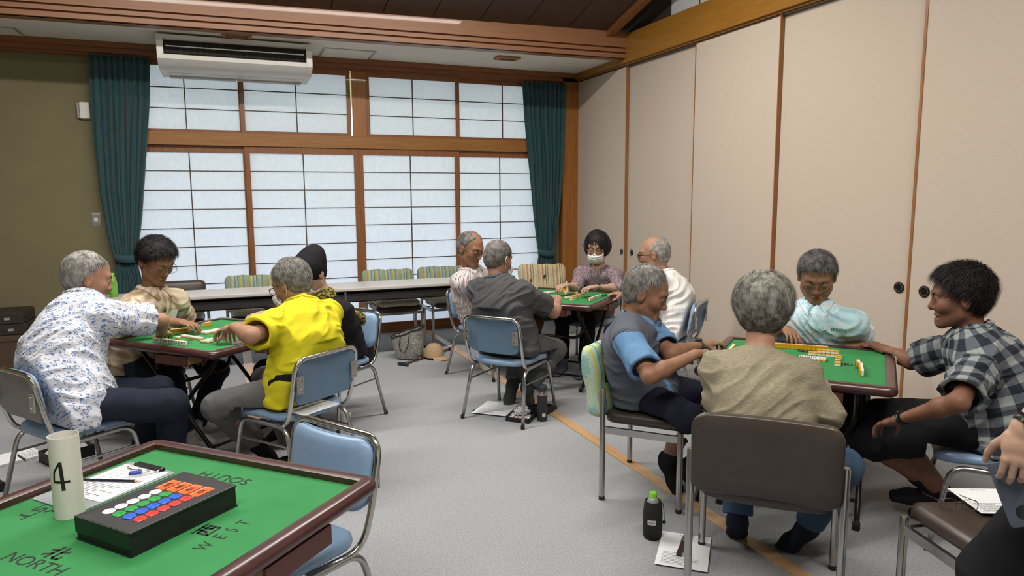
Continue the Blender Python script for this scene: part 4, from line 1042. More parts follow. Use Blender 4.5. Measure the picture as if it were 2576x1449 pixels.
    if sockm is not None:
        for L_ in 'LR':
            an = J['an'+L_]; td = nrm(np.array(c.get('toe'+L_, tuple(f*1.0+np.array((0, 0, -.18)))))); heel = an+np.array((0, 0, -.045))*(1 if td[2] > -.6 else 0)-td*.03; toe = heel+td*.215
            up_ = nrm(J['kn'+L_]-an); sd = nrm(np.cross(td, up_)); hi_ = an+up_*c.get('sockh', .10)
            def sk(p):
                d = smin(cap(p, hi_, an, .043, .040), cap(p, an, heel, .040, .036), .02); d = smin(d, ecap(p, heel+td*.02, heel+td*.13, sd, (.034, .036), (.043, .027)), .025); d = smin(d, ecap(p, heel+td*.12, toe-td*.03, sd, (.043, .027), (.036, .018)), .015); d = smax(d, (p-hi_.astype(np.float32))@up_.astype(np.float32), .003)
                return clip(p, smax(d, .006-p[:, 2], .004)-.002*vnoise(p*60))
            lo, hi = bounds([hi_, an, heel, toe], .06); child('sock', [surf(sk, lo, hi, .006*near)], sockm)
    # ---- hair
    H = c.get('hair')
    if H:
        hc_ = dict(c)
        lo, hi = np.array((-.125, -.15, -.115)), np.array((.125, .125, .16)); v, qd = surf(lambda p: hair_sdf(p, c), lo, hi, .0038*near)
        prt = [(fromH(v), qd)]; ns = H.get('n', 2500)
        tints = [np.repeat(.85+.3*rs.rand(len(v), 1), 3, 1)]
        keep = v[(hair_region(v, c) < .002) | (c.get('style') == 'bob')]
        if len(keep) and ns:
            sv, sq = strands(keep, c, rs, ns, H.get('L', .035), H.get('lift', .004), H.get('w', .0011)*near, H.get('down', .35)); prt.append((fromH(sv), sq)); tints.append(np.repeat(np.repeat(.75+.5*rs.rand(ns, 1), 8, 0), 3, 1))
        tt = np.concatenate(tints)
        if H.get('grad'):
            zq = np.concatenate([v, sv])[:, 2] if len(keep) and ns else v[:, 2]; tt = tt*(.62+.5*np.clip((zq+.07)/.13, 0, 1))[:, None]
        tt = np.concatenate([tt, np.ones((len(tt), 1))], 1)
        child('hair', prt, H['mat'], colf=lambda v: tt)
    # ---- face details
    LW = c.get('browmat') or (H['mat'] if H else None)
    if c.get('face', True):
        for s in (-1, 1):
            pth = [fromH((s*x, y, z)) for x, y, z in ((.013, .0895, .021), (.024, .0875, .0255), (.036, .080, .027), (.047, .068, .022))]
            tubeo('eyebrow', [pth], [[.0018*hs, .0032*hs, .0030*hs, .0014*hs]], LW or c['skin'], 6)
            if c.get('eyes', 'down') == 'down':
                pth = [fromH((s*(.0315+.0155*math.cos(t)*1.0), .0735+.0137*math.cos(rad(35))*math.sin(max(t, .0))**.5*1.0 if 0 < t < math.pi else .0735, .003-.0055*math.sin(t)-.001)) for t in np.linspace(.35, math.pi-.35, 9)]
                tubeo('eye', [pth], .0011*hs, EYEM, 6)
            else:
                b = MB(); ec = np.array((s*.0315, .0737, .003))
                vs = []; n1, n2 = 14, 7; asp = c.get('squint', .42)
                for j in range(n2+1):
                    for i in range(n1+1):
                        ax_ = (i/n1-.5)*1.5; ay = (j/n2-.5)*1.5*asp*max(.05, math.cos(ax_*1.9)); vs.append(tuple(fromH(ec+.0141*np.array((math.sin(ax_)*math.cos(ay), math.cos(ax_)*math.cos(ay), math.sin(ay))))-org))
                b.add(vs, [(j*(n1+1)+i, j*(n1+1)+i+1, (j+1)*(n1+1)+i+1, (j+1)*(n1+1)+i) for j in range(n2) for i in range(n1)]); eo_ = b.obj('eye', EYEW, o, angle=180)
                b = MB(); ctr = fromH(ec+np.array((0, .0139, -.0006)))-org; b.lathe([(.0052*hs, 0), (.004*hs, .0008), (.0001, .0012)], 12, T=lambda q_: tuple(ctr+hr*q_[0]+hu*q_[1]*min(1, asp*2)+hf*q_[2])); b.obj('iris', EYEM, eo_, angle=180)
                pth = [fromH(ec+.0146*np.array((math.sin(t), math.cos(t), 0))+np.array((0, 0, .0052*asp*2*math.cos(t*1.9)))) for t in np.linspace(-.75, .75, 8)]; tubeo('eyelid_line', [pth], .0012*hs, EYEM, 6, eo_)
        if c.get('smile', 0) > .3:
            b = MB(); vs = []
            for j in (0, 1):
                for i in range(11):
                    t = (i/10-.5)*2; vs.append(tuple(fromH((t*.020, .0835-.010*t*t, -.0675-j*.007+.0035*t*t))-org))
            b.add(vs, [(i, i+1, 12+i, 11+i) for i in range(10)]); b.obj('teeth', TEETH, o)
    G = c.get('glasses')
    if G:
        rimw, rimh, zc, yc = G.get('w', .025), G.get('hh', .018), G.get('z', -.002), .0995; paths = []; rr = []
        for s in (-1, 1):
            pth = [fromH((s*.033+rimw*np.sign(math.cos(t))*abs(math.cos(t))**.7, yc-.12*abs(.033+rimw*math.cos(t)*1-.02)*.5, zc+rimh*np.sign(math.sin(t))*abs(math.sin(t))**.8)) for t in np.linspace(0, 2*math.pi, 25)]
            paths.append(pth); rr.append(G.get('r', .0013)); sx = s*(.033+rimw)
            paths.append([fromH((sx, yc-.004, zc+.008)), fromH((s*.071, .075, zc+.009)), fromH((s*.083, .0, .006)), fromH((s*.083, -.016, .0)), fromH((s*.080, -.028, -.014))]); rr.append(G.get('rt', .0016))
        paths.append([fromH((-.009, yc, zc+.006)), fromH((0, yc+.004, zc+.009)), fromH((.009, yc, zc+.006))]); rr.append(G.get('r', .0013))
        g = tubeo('glasses', paths, [x*max(1, near*.9) for x in rr], G['mat'])
        b = MB()
        for s in (-1, 1):
            vs = [tuple(fromH((s*.033+rimw*.98*np.sign(math.cos(t))*abs(math.cos(t))**.7, yc-.12*abs(.033+rimw*math.cos(t)-.02)*.5, zc+rimh*.98*np.sign(math.sin(t))*abs(math.sin(t))**.8))-org) for t in np.linspace(0, 2*math.pi, 24, endpoint=False)]
            b.add(vs, [tuple(range(24))])
        b.obj('lens', LENS, g)
    if c.get('mask'):
        def mk(p):
            d = head_sdf(p, dict(c, old=0))
            sm = ell(p, (0, .036, -.056), (.068, .076, .066)); d = smin(sm, cap(p, (0, .090, -.005), (0, .100, -.045), .016, .020), .05); sh_ = np.maximum(d-.006, -(d-.002)); z0 = -.030+.018*np.clip(1-np.abs(p[:, 0])/.03, 0, 1)
            pl = .0007*np.sin(p[:, 2]*300); return np.maximum(np.maximum(sh_-pl*(np.abs(p[:, 0]) < .055), np.maximum(p[:, 2]-z0, -.118-p[:, 2])), np.maximum(np.abs(p[:, 0])-.064, .012-p[:, 1]))
        v, qd = surf(mk, np.array((-.09, -.0, -.14)), np.array((.09, .14, .01)), .0026*near); mo = child('face_mask', [(fromH(v), qd)], MASKM)
        tubeo('ear_loop', [[fromH(x) for x in ((s*.064, .020, -.035), (s*.080, .0, .015), (s*.089, -.022, .02), (s*.088, -.030, -.01), (s*.080, -.012, -.045), (s*.062, .020, -.090))] for s in (-1, 1)], .0016*max(1, near), MASKM, 6, mo)
    for L_ in 'LR':
        if c.get('watch'+L_):
            wr = J['wr'+L_]; d_, n_, t_ = hands[L_][2:5]; ax = nrm(J['wr'+L_]-J['el'+L_]); cc = wr-ax*.022; t2 = nrm(t_-ax*(t_@ax)); n2 = np.cross(ax, t2)
            ring = [cc+t2*.0305*math.cos(t)+n2*.0245*math.sin(t) for t in np.linspace(0, 2*math.pi, 25)]
            b = MB(); vs = [tuple(p+ax*e*.010-org) for e in (-1, 1) for p in ring[:-1]]+[tuple(cc+(p-cc)*1.10+ax*e*.010-org) for e in (-1, 1) for p in ring[:-1]]; n = 24
            b.add(vs, [(k, (k+1) % n, n+(k+1) % n, n+k)[::-1] for k in range(n)]+[(2*n+k, 2*n+(k+1) % n, 3*n+(k+1) % n, 3*n+k) for k in range(n)]+[(k, 2*n+k, 2*n+(k+1) % n, (k+1) % n) for k in range(n)]+[(n+k, n+(k+1) % n, 3*n+(k+1) % n, 3*n+k) for k in range(n)]); wo_ = b.obj('wrist_watch', c['watch'+L_], o, angle=180)
            up2 = -n_; up2 = nrm(up2-ax*(up2@ax)); fc_ = cc+up2*.026; b = MB(); b.lathe([(.017, -.004), (.018, .003), (.016, .006), (.001, .006)], 18, T=lambda q_: tuple(fc_-org+ax*q_[0]+np.cross(ax, up2)*q_[1]+up2*q_[2])); b.obj('watch_case', c.get('watchface', DKM), wo_)
    return o, toH, fromH, J, hands, child, S, f, l, u, org, tubeo
EYEM = M('dark_eye', '1c1410', .4); EYEW = M('eye_white', 'cfc6bc', .3); TEETH = M('teeth', 'e2dccc', .3); MASKM = M('white_mask_cloth', 'e4e4e2', .8, bump=.2, bsc=500, bdist=.0004); DKM = M('black_watch', '161616', .35)
def lens_mat():
    m = bpy.data.materials.new('clear_lens'); m.use_nodes = True; t = m.node_tree; t.nodes.clear(); o = t.nodes.new('ShaderNodeOutputMaterial'); a = t.nodes.new('ShaderNodeBsdfTransparent'); g = t.nodes.new('ShaderNodeBsdfGlossy'); g.inputs['Roughness'].default_value = .05
    a.inputs[0].default_value = (.93, .93, .93, 1); mx = t.nodes.new('ShaderNodeMixShader'); mx.inputs[0].default_value = .025; t.links.new(a.outputs[0], mx.inputs[1]); t.links.new(g.outputs[0], mx.inputs[2]); t.links.new(mx.outputs[0], o.inputs[0]); return m
LENS = lens_mat()
JOINTS = {
 'P1': dict(hip=(-0.795, 3.857, 0.510), neck=(-0.719, 4.137, 0.943), head=(-0.693, 4.213, 1.090), shL=(-0.817, 4.265, 0.908), shR=(-0.602, 3.989, 0.908), elL=(-0.730, 4.212, 0.700), elR=(-0.359, 4.137, 0.852), wrL=(-0.636, 4.324, 0.473), wrR=(-0.377, 4.361, 0.743), tipL=(-0.492, 4.283, 0.418), tipR=(-0.355, 4.515, 0.704), knL=(-0.387, 4.066, 0.479), knR=(-0.315, 3.880, 0.450), anL=(-0.508, 4.285, 0.090), anR=(-0.347, 4.080, 0.090)),
 'P2': dict(hip=(-0.582, 4.867, 0.510), neck=(-0.459, 4.850, 0.880), head=(-0.417, 4.801, 1.121), shL=(-0.343, 4.965, 0.840), shR=(-0.571, 4.712, 0.840), elL=(-0.292, 5.168, 0.654), elR=(-0.551, 4.433, 0.832), wrL=(-0.245, 4.644, 0.560), wrR=(-0.281, 4.596, 0.757), tipL=(-0.160, 4.514, 0.540), tipR=(-0.159, 4.458, 0.742), knL=(-0.108, 4.850, 0.389), knR=(-0.351, 4.504, 0.416), anL=(-0.259, 4.594, 0.090), anR=(-0.285, 4.465, 0.090)),
 'P3': dict(hip=(0.322, 3.724, 0.510), neck=(0.368, 3.838, 0.893), head=(0.303, 3.930, 1.044), shL=(0.212, 3.737, 0.853), shR=(0.491, 3.948, 0.853), elL=(0.074, 3.493, 0.848), elR=(0.243, 4.078, 0.800), wrL=(0.006, 3.681, 0.868), wrR=(0.003, 4.147, 0.790), tipL=(-0.043, 3.809, 0.808), tipR=(-0.121, 4.229, 0.745), knL=(-0.098, 3.885, 0.413), knR=(0.159, 4.140, 0.470), anL=(0.092, 4.070, 0.114), anR=(0.292, 3.864, 0.100)),
 'P4': dict(hip=(0.654, 4.705, 0.510), neck=(0.554, 4.526, 0.820), head=(0.468, 4.536, 1.029), shL=(0.649, 4.414, 0.785), shR=(0.450, 4.652, 0.785), elL=(0.665, 4.427, 0.700), elR=(0.308, 4.435, 0.807), wrL=(0.419, 4.378, 0.760), wrR=(0.151, 4.268, 0.827), tipL=(0.286, 4.318, 0.730), tipR=(0.062, 4.160, 0.824), knL=(0.358, 4.326, 0.480), knR=(0.189, 4.693, 0.382), anL=(0.404, 4.365, 0.090), anR=(0.275, 4.518, 0.090)),
 'P5': dict(hip=(1.980, 5.537, 0.510), neck=(1.833, 5.425, 0.857), head=(1.835, 5.380, 1.084), shL=(1.999, 5.518, 0.820), shR=(1.721, 5.323, 0.820), elL=(2.292, 5.475, 0.740), elR=(1.861, 5.271, 0.700), wrL=(2.048, 5.572, 0.800), wrR=(2.094, 5.165, 0.760), tipL=(2.001, 5.509, 0.928), tipR=(2.223, 5.085, 0.730), knL=(2.353, 5.249, 0.460), knR=(2.140, 5.100, 0.460), anL=(2.325, 5.254, 0.090), anR=(2.128, 5.116, 0.090)),
 'P6': dict(hip=(1.745, 4.337, 0.510), neck=(1.700, 4.406, 0.896), head=(1.732, 4.483, 1.075), shL=(1.610, 4.553, 0.855), shR=(1.832, 4.269, 0.855), elL=(1.857, 4.729, 0.780), elR=(2.075, 4.310, 0.702), wrL=(2.110, 4.698, 0.780), wrR=(2.205, 4.502, 0.764), tipL=(2.254, 4.709, 0.750), tipR=(2.221, 4.650, 0.785), knL=(2.019, 4.716, 0.480), knR=(2.159, 4.438, 0.403), anL=(1.857, 4.551, 0.140), anR=(1.910, 4.402, 0.150)),
 'P7': dict(hip=(3.033, 5.466, 0.510), neck=(2.983, 5.282, 0.858), head=(2.941, 5.253, 1.076), shL=(3.075, 5.171, 0.821), shR=(2.872, 5.405, 0.821), elL=(2.980, 4.953, 0.743), elR=(2.727, 5.221, 0.732), wrL=(2.753, 4.930, 0.772), wrR=(2.568, 5.108, 0.774), tipL=(2.604, 4.916, 0.768), tipR=(2.463, 5.050, 0.773), knL=(2.772, 5.080, 0.460), knR=(2.614, 5.261, 0.460), anL=(2.729, 5.069, 0.090), anR=(2.597, 5.220, 0.090)),
 'P8': dict(hip=(3.106, 4.327, 0.510), neck=(3.116, 4.454, 0.857), head=(3.048, 4.553, 1.055), shL=(2.974, 4.343, 0.818), shR=(3.230, 4.566, 0.818), elL=(2.826, 4.283, 0.680), elR=(3.149, 4.770, 0.644), wrL=(2.795, 4.441, 0.560), wrR=(2.912, 4.766, 0.724), tipL=(2.718, 4.560, 0.530), tipR=(2.767, 4.851, 0.738), knL=(2.705, 4.575, 0.460), knR=(2.886, 4.732, 0.460), anL=(2.707, 4.603, 0.090), anR=(2.873, 4.747, 0.090)),
 'P9': dict(hip=(1.932, 2.981, 0.510), neck=(1.838, 2.906, 0.856), head=(1.896, 2.884, 1.027), shL=(1.987, 3.016, 0.817), shR=(1.738, 2.784, 0.817), elL=(1.955, 2.747, 0.746), elR=(1.707, 2.562, 0.706), wrL=(2.183, 2.818, 0.759), wrR=(1.956, 2.559, 0.785), tipL=(2.359, 2.781, 0.772), tipR=(2.194, 2.678, 0.750), knL=(2.313, 2.749, 0.460), knR=(1.946, 2.583, 0.478), anL=(2.049, 2.717, 0.150), anR=(2.001, 2.823, 0.160)),
 'P10': dict(hip=(1.830, 1.951, 0.510), neck=(1.880, 2.082, 0.852), head=(1.972, 2.160, 1.054), shL=(1.778, 2.196, 0.813), shR=(2.000, 1.966, 0.813), elL=(1.777, 2.179, 0.680), elR=(2.055, 1.891, 0.680), wrL=(1.984, 2.295, 0.760), wrR=(2.179, 2.094, 0.760), tipL=(2.141, 2.363, 0.735), tipR=(2.252, 2.248, 0.735), knL=(2.042, 2.351, 0.460), knR=(2.250, 1.968, 0.421), anL=(1.970, 2.263, 0.100), anR=(2.204, 2.105, 0.100)),
 'P11': dict(hip=(3.173, 3.076, 0.510), neck=(3.012, 2.882, 0.842), head=(2.974, 2.862, 1.057), shL=(3.128, 2.756, 0.808), shR=(2.898, 3.020, 0.808), elL=(3.341, 2.864, 0.682), elR=(2.887, 3.146, 0.700), wrL=(3.165, 2.731, 0.687), wrR=(2.828, 2.909, 0.770), tipL=(3.006, 2.745, 0.676), tipR=(2.762, 2.772, 0.740), knL=(3.094, 2.675, 0.414), knR=(2.770, 2.884, 0.460), anL=(2.940, 2.688, 0.090), anR=(2.770, 2.884, 0.090)),
 'P12': dict(hip=(3.046, 1.847, 0.510), neck=(2.970, 1.964, 0.855), head=(2.931, 2.030, 1.057), shL=(2.830, 1.847, 0.816), shR=(3.101, 2.084, 0.816), elL=(2.589, 1.761, 0.701), elR=(3.073, 2.342, 0.688), wrL=(2.540, 1.981, 0.571), wrR=(3.107, 2.588, 0.720), tipL=(2.532, 2.103, 0.503), tipR=(3.134, 2.699, 0.683), knL=(2.679, 2.227, 0.386), knR=(2.736, 2.219, 0.485), anL=(2.956, 2.104, 0.158), anR=(3.010, 2.041, 0.090)),
}
# ------------------------------------------------------------------ the people
SK1 = skin_mat('skin_tan', 'a27a63'); SK2 = skin_mat('skin_brown', '8e6850'); SK3 = skin_mat('skin_light', 'b08e79'); SK4 = skin_mat('skin_deep', '7c5643')
HGREY = hair_mat('grey_hair', '66645f', '97948e'); HWHITE = hair_mat('white_hair', '75726d', '9f9b95'); HBLACK = hair_mat('black_hair', '151314', '242122'); HSALT = hair_mat('salt_and_pepper_hair', '3c3a3a', '6e6b68'); HBUZZ = hair_mat('cropped_grey_hair', '4c4846', '7a7470'); HTHICK = hair_mat('thick_grey_hair', '55534e', '8c897f')
FL = pattern('blue_floral_print', p_floral); BE = pattern('beige_check_cloth', p_plaidbeige); ST = pattern('striped_shirt_cloth', p_stripes); PA = pattern('paisley_blouse_cloth', p_paisley); CK = pattern('checked_shirt_cloth', p_checks); TD = pattern('pale_blue_mottled_cloth', p_tiedye); KN = pattern('olive_knit', p_knit); PS = pattern('white_pinstripe_cloth', p_pinstripe); FB = pattern('black_floral_cloth', p_floralblack); SCARF = pattern('ochre_scarf_cloth', p_scarf)
YEL = cloth('yellow_polo_cloth', 'cfc426', weave=1100); BLK = cloth('black_knit', '19171b'); GRP = cloth('charcoal_polo_cloth', '47474a'); BLU = cloth('blue_polo_cloth', '6085aa'); VST = cloth('slate_vest_cloth', '565964'); NAVY = cloth('navy_trouser_cloth', '1d2230'); DNV = cloth('dark_navy_cloth', '1b1d2c'); GRT = cloth('grey_trouser_cloth', '5d5c5c'); GRD = cloth('grey_denim_cloth', '585a58'); BKT = cloth('black_trouser_cloth', '17171a'); DKB = cloth('dark_brown_trouser_cloth', '3a342c'); OLB = cloth('brown_trouser_cloth', '5a4a3a'); JEAN = cloth('blue_jean_cloth', '3f556e')
SOCKB = cloth('black_sock', '1a1a1e'); SOCKG = cloth('grey_sock', '5a5c66'); SOCKN = cloth('navy_sock', '232734'); SOCKW = cloth('pale_sock', 'a9a6a2'); SOCKS = cloth('dark_grey_sock', '3e4040')
GFR = M('dark_glasses_frame', '2a221e', .35, .3); GMT = M('metal_glasses_frame', '6a5a4c', .3, .8); GSL = M('silver_glasses_frame', '8c8a86', .3, .8)
BELT = cloth('black_waist_bag_cloth', '1b1a1e'); BTN = M('shirt_button', 'cfc6b8', .4)
PEOPLE = {
 'P1': dict(table=(*T1C, T1R), chair=(-0.74, 3.93, 36), h=38, look=(18, -16, 0), skin=SK1, hs=1.12, bs=1.06, res=1.0, seed=11, label='grey-haired person in a blue-and-white print shirt, one arm on the table, other hand on thigh', jaw=.95, hairline=(.086, .060), temple=.03, thick=(.009, .005), hair=dict(mat=HWHITE, n=3000, L=.020, lift=.003), scalp=.4, bald=[(0, .05, .135, .052)],
   top=dict(mat=FL, drop=.05, off=.026, sleeve=.80, wide=.082, fold=.011, hem=.43, lap=.14), bot=dict(mat=NAVY, r=(.092, .078, .074, .068)), sock=SOCKS, watchL=DKM, curlL=.7, curlR=.7, eyes='open', belly=.02, bow=.06),
 'P2': dict(table=(*T1C, T1R), chair=(-0.53, 4.84, 318), h=318, look=(312, -30, 0), skin=SK2, hs=1.12, bs=1.05, res=1.1, seed=12, label='black-haired person in glasses and a beige checked shirt reaching across the table', hairline=(.078, .070), thick=(.020, .008), hair=dict(mat=HBLACK, n=4200, L=.030, lift=.008, w=.0012), nape=-.05,
   top=dict(mat=BE, off=.022, sleeve=.78, wide=.076, fold=.008, placket=BTN, lap=.12), bot=dict(mat=NAVY), sock=SOCKW, glasses=dict(mat=GMT), curlR=.8, pinchR=1, belly=.01),
 'P3': dict(table=(*T1C, T1R), chair=(0.27, 3.78, 127), h=127, look=(140, -26, 0), skin=SK1, hs=1.05, bs=1.02, res=1.0, seed=13, label='grey-haired balding person in a bright yellow polo shirt seen from behind', thick=(.013, .008), hair=dict(mat=HGREY, n=4200, L=.036, lift=.006), bald=[(0, .055, .12, .075)], hairline=(.092, .055), scalp=.2, whorl=(0, -.02, .115),
   top=dict(mat=YEL, off=.020, sleeve=.80, wide=.078, fold=.010, lap=.08, hem=.45), bot=dict(mat=GRT, r=(.090, .076, .070, .066), cut=.86), sock=SOCKB, glasses=dict(mat=GFR, r=.0018), maskloop=1, mask=True, waistbag=BELT, curlL=.8, curlR=.7, toeL=(.55, -.2, -.8), sockh=.14, bow=.05),
 'P4': dict(table=(*T1C, T1R), chair=(0.6, 4.7, 220), h=220, look=(212, -28, 0), skin=SK3, hs=1.06, bs=.92, res=1.1, seed=14, label='person in a black knit cap, face mask and ochre scarf with black top', hair=dict(mat=HBLACK, n=0), thick=(.004, .004), mask=True,
   top=dict(mat=BLK, off=.016, sleeve=1.62, cuff=.046, fold=.006, collar=False, lap=.06), bot=dict(mat=FB, r=(.092, .078, .075, .075)), sock=SOCKB, curlR=.9, curlL=.6),
 'P5': dict(table=(*T2C, T2R), chair=(2.02, 5.5, 305), h=305, look=(300, -20, 0), skin=SK2, hs=1.16, bs=1.05, res=1.35, seed=15, label='person in glasses and a red-striped long-sleeved shirt, hand raised to the face', thick=(.005, .003), hair=dict(mat=HBUZZ, n=1500, L=.010, lift=.001), hairline=(.095, .045), bald=[(0, .03, .15, .06)], scalp=.5,
   top=dict(mat=ST, off=.020, sleeve=1.9, cuff=.040, fold=.007, lap=.10), bot=dict(mat=OLB), sock=SOCKS, glasses=dict(mat=GFR, hh=.012, z=-.008), curlL=.9, curlR=.7, palmL=(.6, -.7, 0)),
 'P6': dict(table=(*T2C, T2R), chair=(1.78, 4.37, 38), h=38, look=(27, -15, 0), skin=SK1, hs=1.06, bs=1.10, res=1.2, seed=16, label='person with cropped grey hair in a charcoal polo shirt, back to the room', thick=(.006, .004), hair=dict(mat=HBUZZ, n=4000, L=.010, lift=.0015), scalp=.9, nape=-.085, scalpcol=(.5, .5, .52), maskloop=1, mask=True,
   top=dict(mat=GRP, off=.020, sleeve=.74, wide=.076, fold=.010, lap=.06, hem=.445), bot=dict(mat=GRD, r=(.090, .074, .066, .060)), sock=SOCKS, curlR=.9, curlL=.7, pinchR=1, arm=1.12, sockh=.16, toeR=(.25, .1, -.95), toeL=(-.3, -.2, -.9)),
 'P7': dict(table=(*T2C, T2R), chair=(2.98, 5.43, 221), h=221, look=(230, -18, 0), skin=SK3, hs=1.10, bs=.90, res=1.35, seed=17, label='person with a dark bob, white face mask and purple paisley blouse', style='bob', thick=(.010, .008), hair=dict(mat=HBLACK, n=2500, L=.05, lift=.003, w=.0012, down=2.2), hairline=(.075, .074), mask=True, old=0,
   top=dict(mat=PA, off=.018, sleeve=1.25, cuff=.050, wel=.054, fold=.006, collar=False, neckr=.068, lap=.12), bot=dict(mat=BKT), sock=SOCKG, glasses=dict(mat=GMT), watchL=M('silver_watch', '9a9a98', .3, .8), curlR=.9, curlL=.7),
 'P8': dict(table=(*T2C, T2R), chair=(3.05, 4.39, 131), h=131, look=(140, -8, 0), skin=SK1, hs=1.14, bs=1.05, res=1.35, seed=18, label='bald person in dark glasses and a white pinstriped shirt, hand on the tiles', thick=(.006, .005), hair=dict(mat=HWHITE, n=1500, L=.014, lift=.001), bald=[(0, .035, .115, .100)], hairline=(.10, .03), scalp=.25,
   top=dict(mat=PS, off=.022, sleeve=.85, wide=.078, fold=.010, lap=.08), bot=dict(mat=BKT), sock=SOCKB, glasses=dict(mat=GFR, r=.0022, rt=.0034), curlR=.7, curlL=.4, eyes='open'),
 'P9': dict(seatz=.460, table=(*T3C, T3R), chair=(1.98, 2.93, 313), h=313, look=(320, -22, 0), skin=SK2, hs=1.08, bs=1.02, res=1.0, seed=19, label='grey-haired person in a slate vest over a blue polo shirt, both hands on the table', thick=(.012, .006), hair=dict(mat=HGREY, n=4000, L=.034, lift=.004, down=.6), hairline=(.088, .052), temple=.03, bald=[(0, .075, .115, .052)], scalp=.35,
   top=dict(mat=BLU, off=.016, sleeve=.80, wide=.074, fold=.007, lap=.10), vest=dict(mat=VST, hem=.452), bot=dict(mat=DNV, r=(.090, .066, .062, .062), cut=.20), bareleg=True, sock=SOCKB, watchL=M('grey_strap_watch', '6a6e74', .4, .4), curlR=.75, curlL=.8, eyes='open', squint=.34, toeR=(.25, -.2, -.85), toeL=(.25, -.2, -.85), sockh=.13),
 'P10': dict(seatz=.460, table=(*T3C, T3R), chair=(1.875, 2.0, 45), h=41, look=(42, -14, 0), skin=SK1, hs=1.08, bs=.95, res=.85, seed=20, label='person with thick grey hair in an olive knit sweater, back to the camera', style='thick', thick=(.022, .016), hair=dict(mat=HTHICK, n=9000, L=.065, lift=.004, w=.0016, down=1.6, grad=1), nape=-.118, hairline=(.085, .07), whorl=(0, -.03, .12),
   top=dict(mat=KN, off=.016, sleeve=1.9, cuff=.044, wel=.050, fold=.007, neckcut=.095, collar=False, lap=.04, neckr=.058), bot=dict(mat=JEAN), sock=SOCKN, toeL=(.30, .35, -.55), toeR=(-.45, .25, -.55), curlL=.7, curlR=.7),
 'P11': dict(seatz=.460, table=(*T3C, T3R), chair=(3.14, 3.04, 221), h=221, look=(225, -27, 0), skin=SK2, hs=1.10, bs=1.08, res=1.0, seed=21, label='person in glasses and a pale blue mottled polo shirt in front of the sliding doors', thick=(.015, .007), hair=dict(mat=HSALT, n=4200, L=.026, lift=.006), hairline=(.080, .066), temple=.02,
   top=dict(mat=TD, off=.022, sleeve=.80, wide=.078, fold=.008, lap=.14, placket=BTN), bot=dict(mat=BKT), jaw=1.12, sock=SOCKB, glasses=dict(mat=GMT, hh=.016), curlL=.7, curlR=.7, belly=.02),
 'P12': dict(table=(*T3C, T3R), chair=(3.0, 1.9, 131), h=131, look=(133, -8, 0), skin=SK4, hs=1.10, bs=1.08, res=.85, seed=22, label='smiling black-haired person in a grey checked shirt placing a tile', thick=(.022, .007), hair=dict(mat=HBLACK, n=6000, L=.030, lift=.012, w=.0013, down=.1), comb=(0, .7, 0), hairline=(.080, .074), nape=-.070, smile=1.,
   top=dict(mat=CK, drop=.10, dropw=.25, off=.026, sleeve=.84, wide=.082, fold=.010, hem=.335, lap=.04), bot=dict(mat=BKT, r=(.095, .082, .075, .07), cut=.22), bareleg=True, sock=SOCKB, watchL=DKM, curlR=.6, curlL=.55, pinchR=1, eyes='open', squint=.22),
}
BUILT = {}
for k_, c_ in PEOPLE.items():
    BUILT[k_] = person(k_, JOINTS[k_], c_)
# knit cap and scarf of the person in black
o4, toH4, fromH4, J4, hands4, child4, S4, f4, l4, u4, org4, tubeo4 = BUILT['P4']
def beanie(q):
    b = ell(q, (0, -.012, .034), (.095, .113, .102)); b = smin(b, ell(q, (0, -.085, .085), (.062, .062, .055)), .05); n = nrm((0, -.50, 1)).astype(np.float32)
    b = b-.0018*np.sin(np.arctan2(q[:, 0], q[:, 1]+.03)*46)
    return smax(smax(b, -(q-np.array((0, .08, .004), np.float32))@n, .006), -ell(q, (0, -.012, .030), (.078, .099, .088)), .003)
v, qd = surf(beanie, np.array((-.13, -.18, -.12)), np.array((.13, .14, .18)), .0042); child4('knit_cap', [(fromH4(v), qd)], BLK)
def scarf(p):
    ax = nrm(np.array(fromH4((0, -.02, -.06)))-S4(.93)); c0 = S4(1.0)+ax*.052; w = p-c0.astype(np.float32); z = w@ax.astype(np.float32); pr = w-z[:, None]*ax.astype(np.float32); rr = np.sqrt((pr*pr).sum(1)); n = vnoise(p*26)*.016
    d = np.sqrt((rr-.070)**2+(z*.62)**2)-.026-n+.008
    e = cap(p, S4(.93)-f4*.06+l4*.06, S4(.62)-f4*.13+l4*.12, .024, .040)
    return smin(d, e-n*.6, .02)
v, qd = surf(scarf, S4(.9)-.26, S4(.9)+.26, .006); child4('scarf', [(v, qd)], SCARF)
# paper slip and pen in the beige shirt's pocket
o2, _, _, J2, _, child2, S2, f2, l2, u2, org2, tubeo2 = BUILT['P2']
pk = S2(.60)+f2*.155+l2*.075-org2
b = MB(); b.add([tuple(pk+l2*a_+u2*b_+f2*c_) for c_ in (0, .001) for a_, b_ in ((-.03, -.06), (.03, -.06), (.03, .08), (-.03, .08))], [(3, 2, 1, 0), (4, 5, 6, 7), (0, 1, 5, 4), (1, 2, 6, 5), (2, 3, 7, 6), (3, 0, 4, 7)]); b.obj('pocket_paper', M('paper_white', 'dcdcd8', .8), o2, False)
tubeo2('pocket_pen', [[S2(.60)+f2*.16+l2*.112-u2*.02, S2(.60)+f2*.16+l2*.112+u2*.06]], .0045, M('dark_blue_plastic', '26284e', .4))
# chest lettering of the pale blue polo
o11, _, _, J11, _, child11, S11, f11, l11, u11, org11, tubeo11 = BUILT['P11']
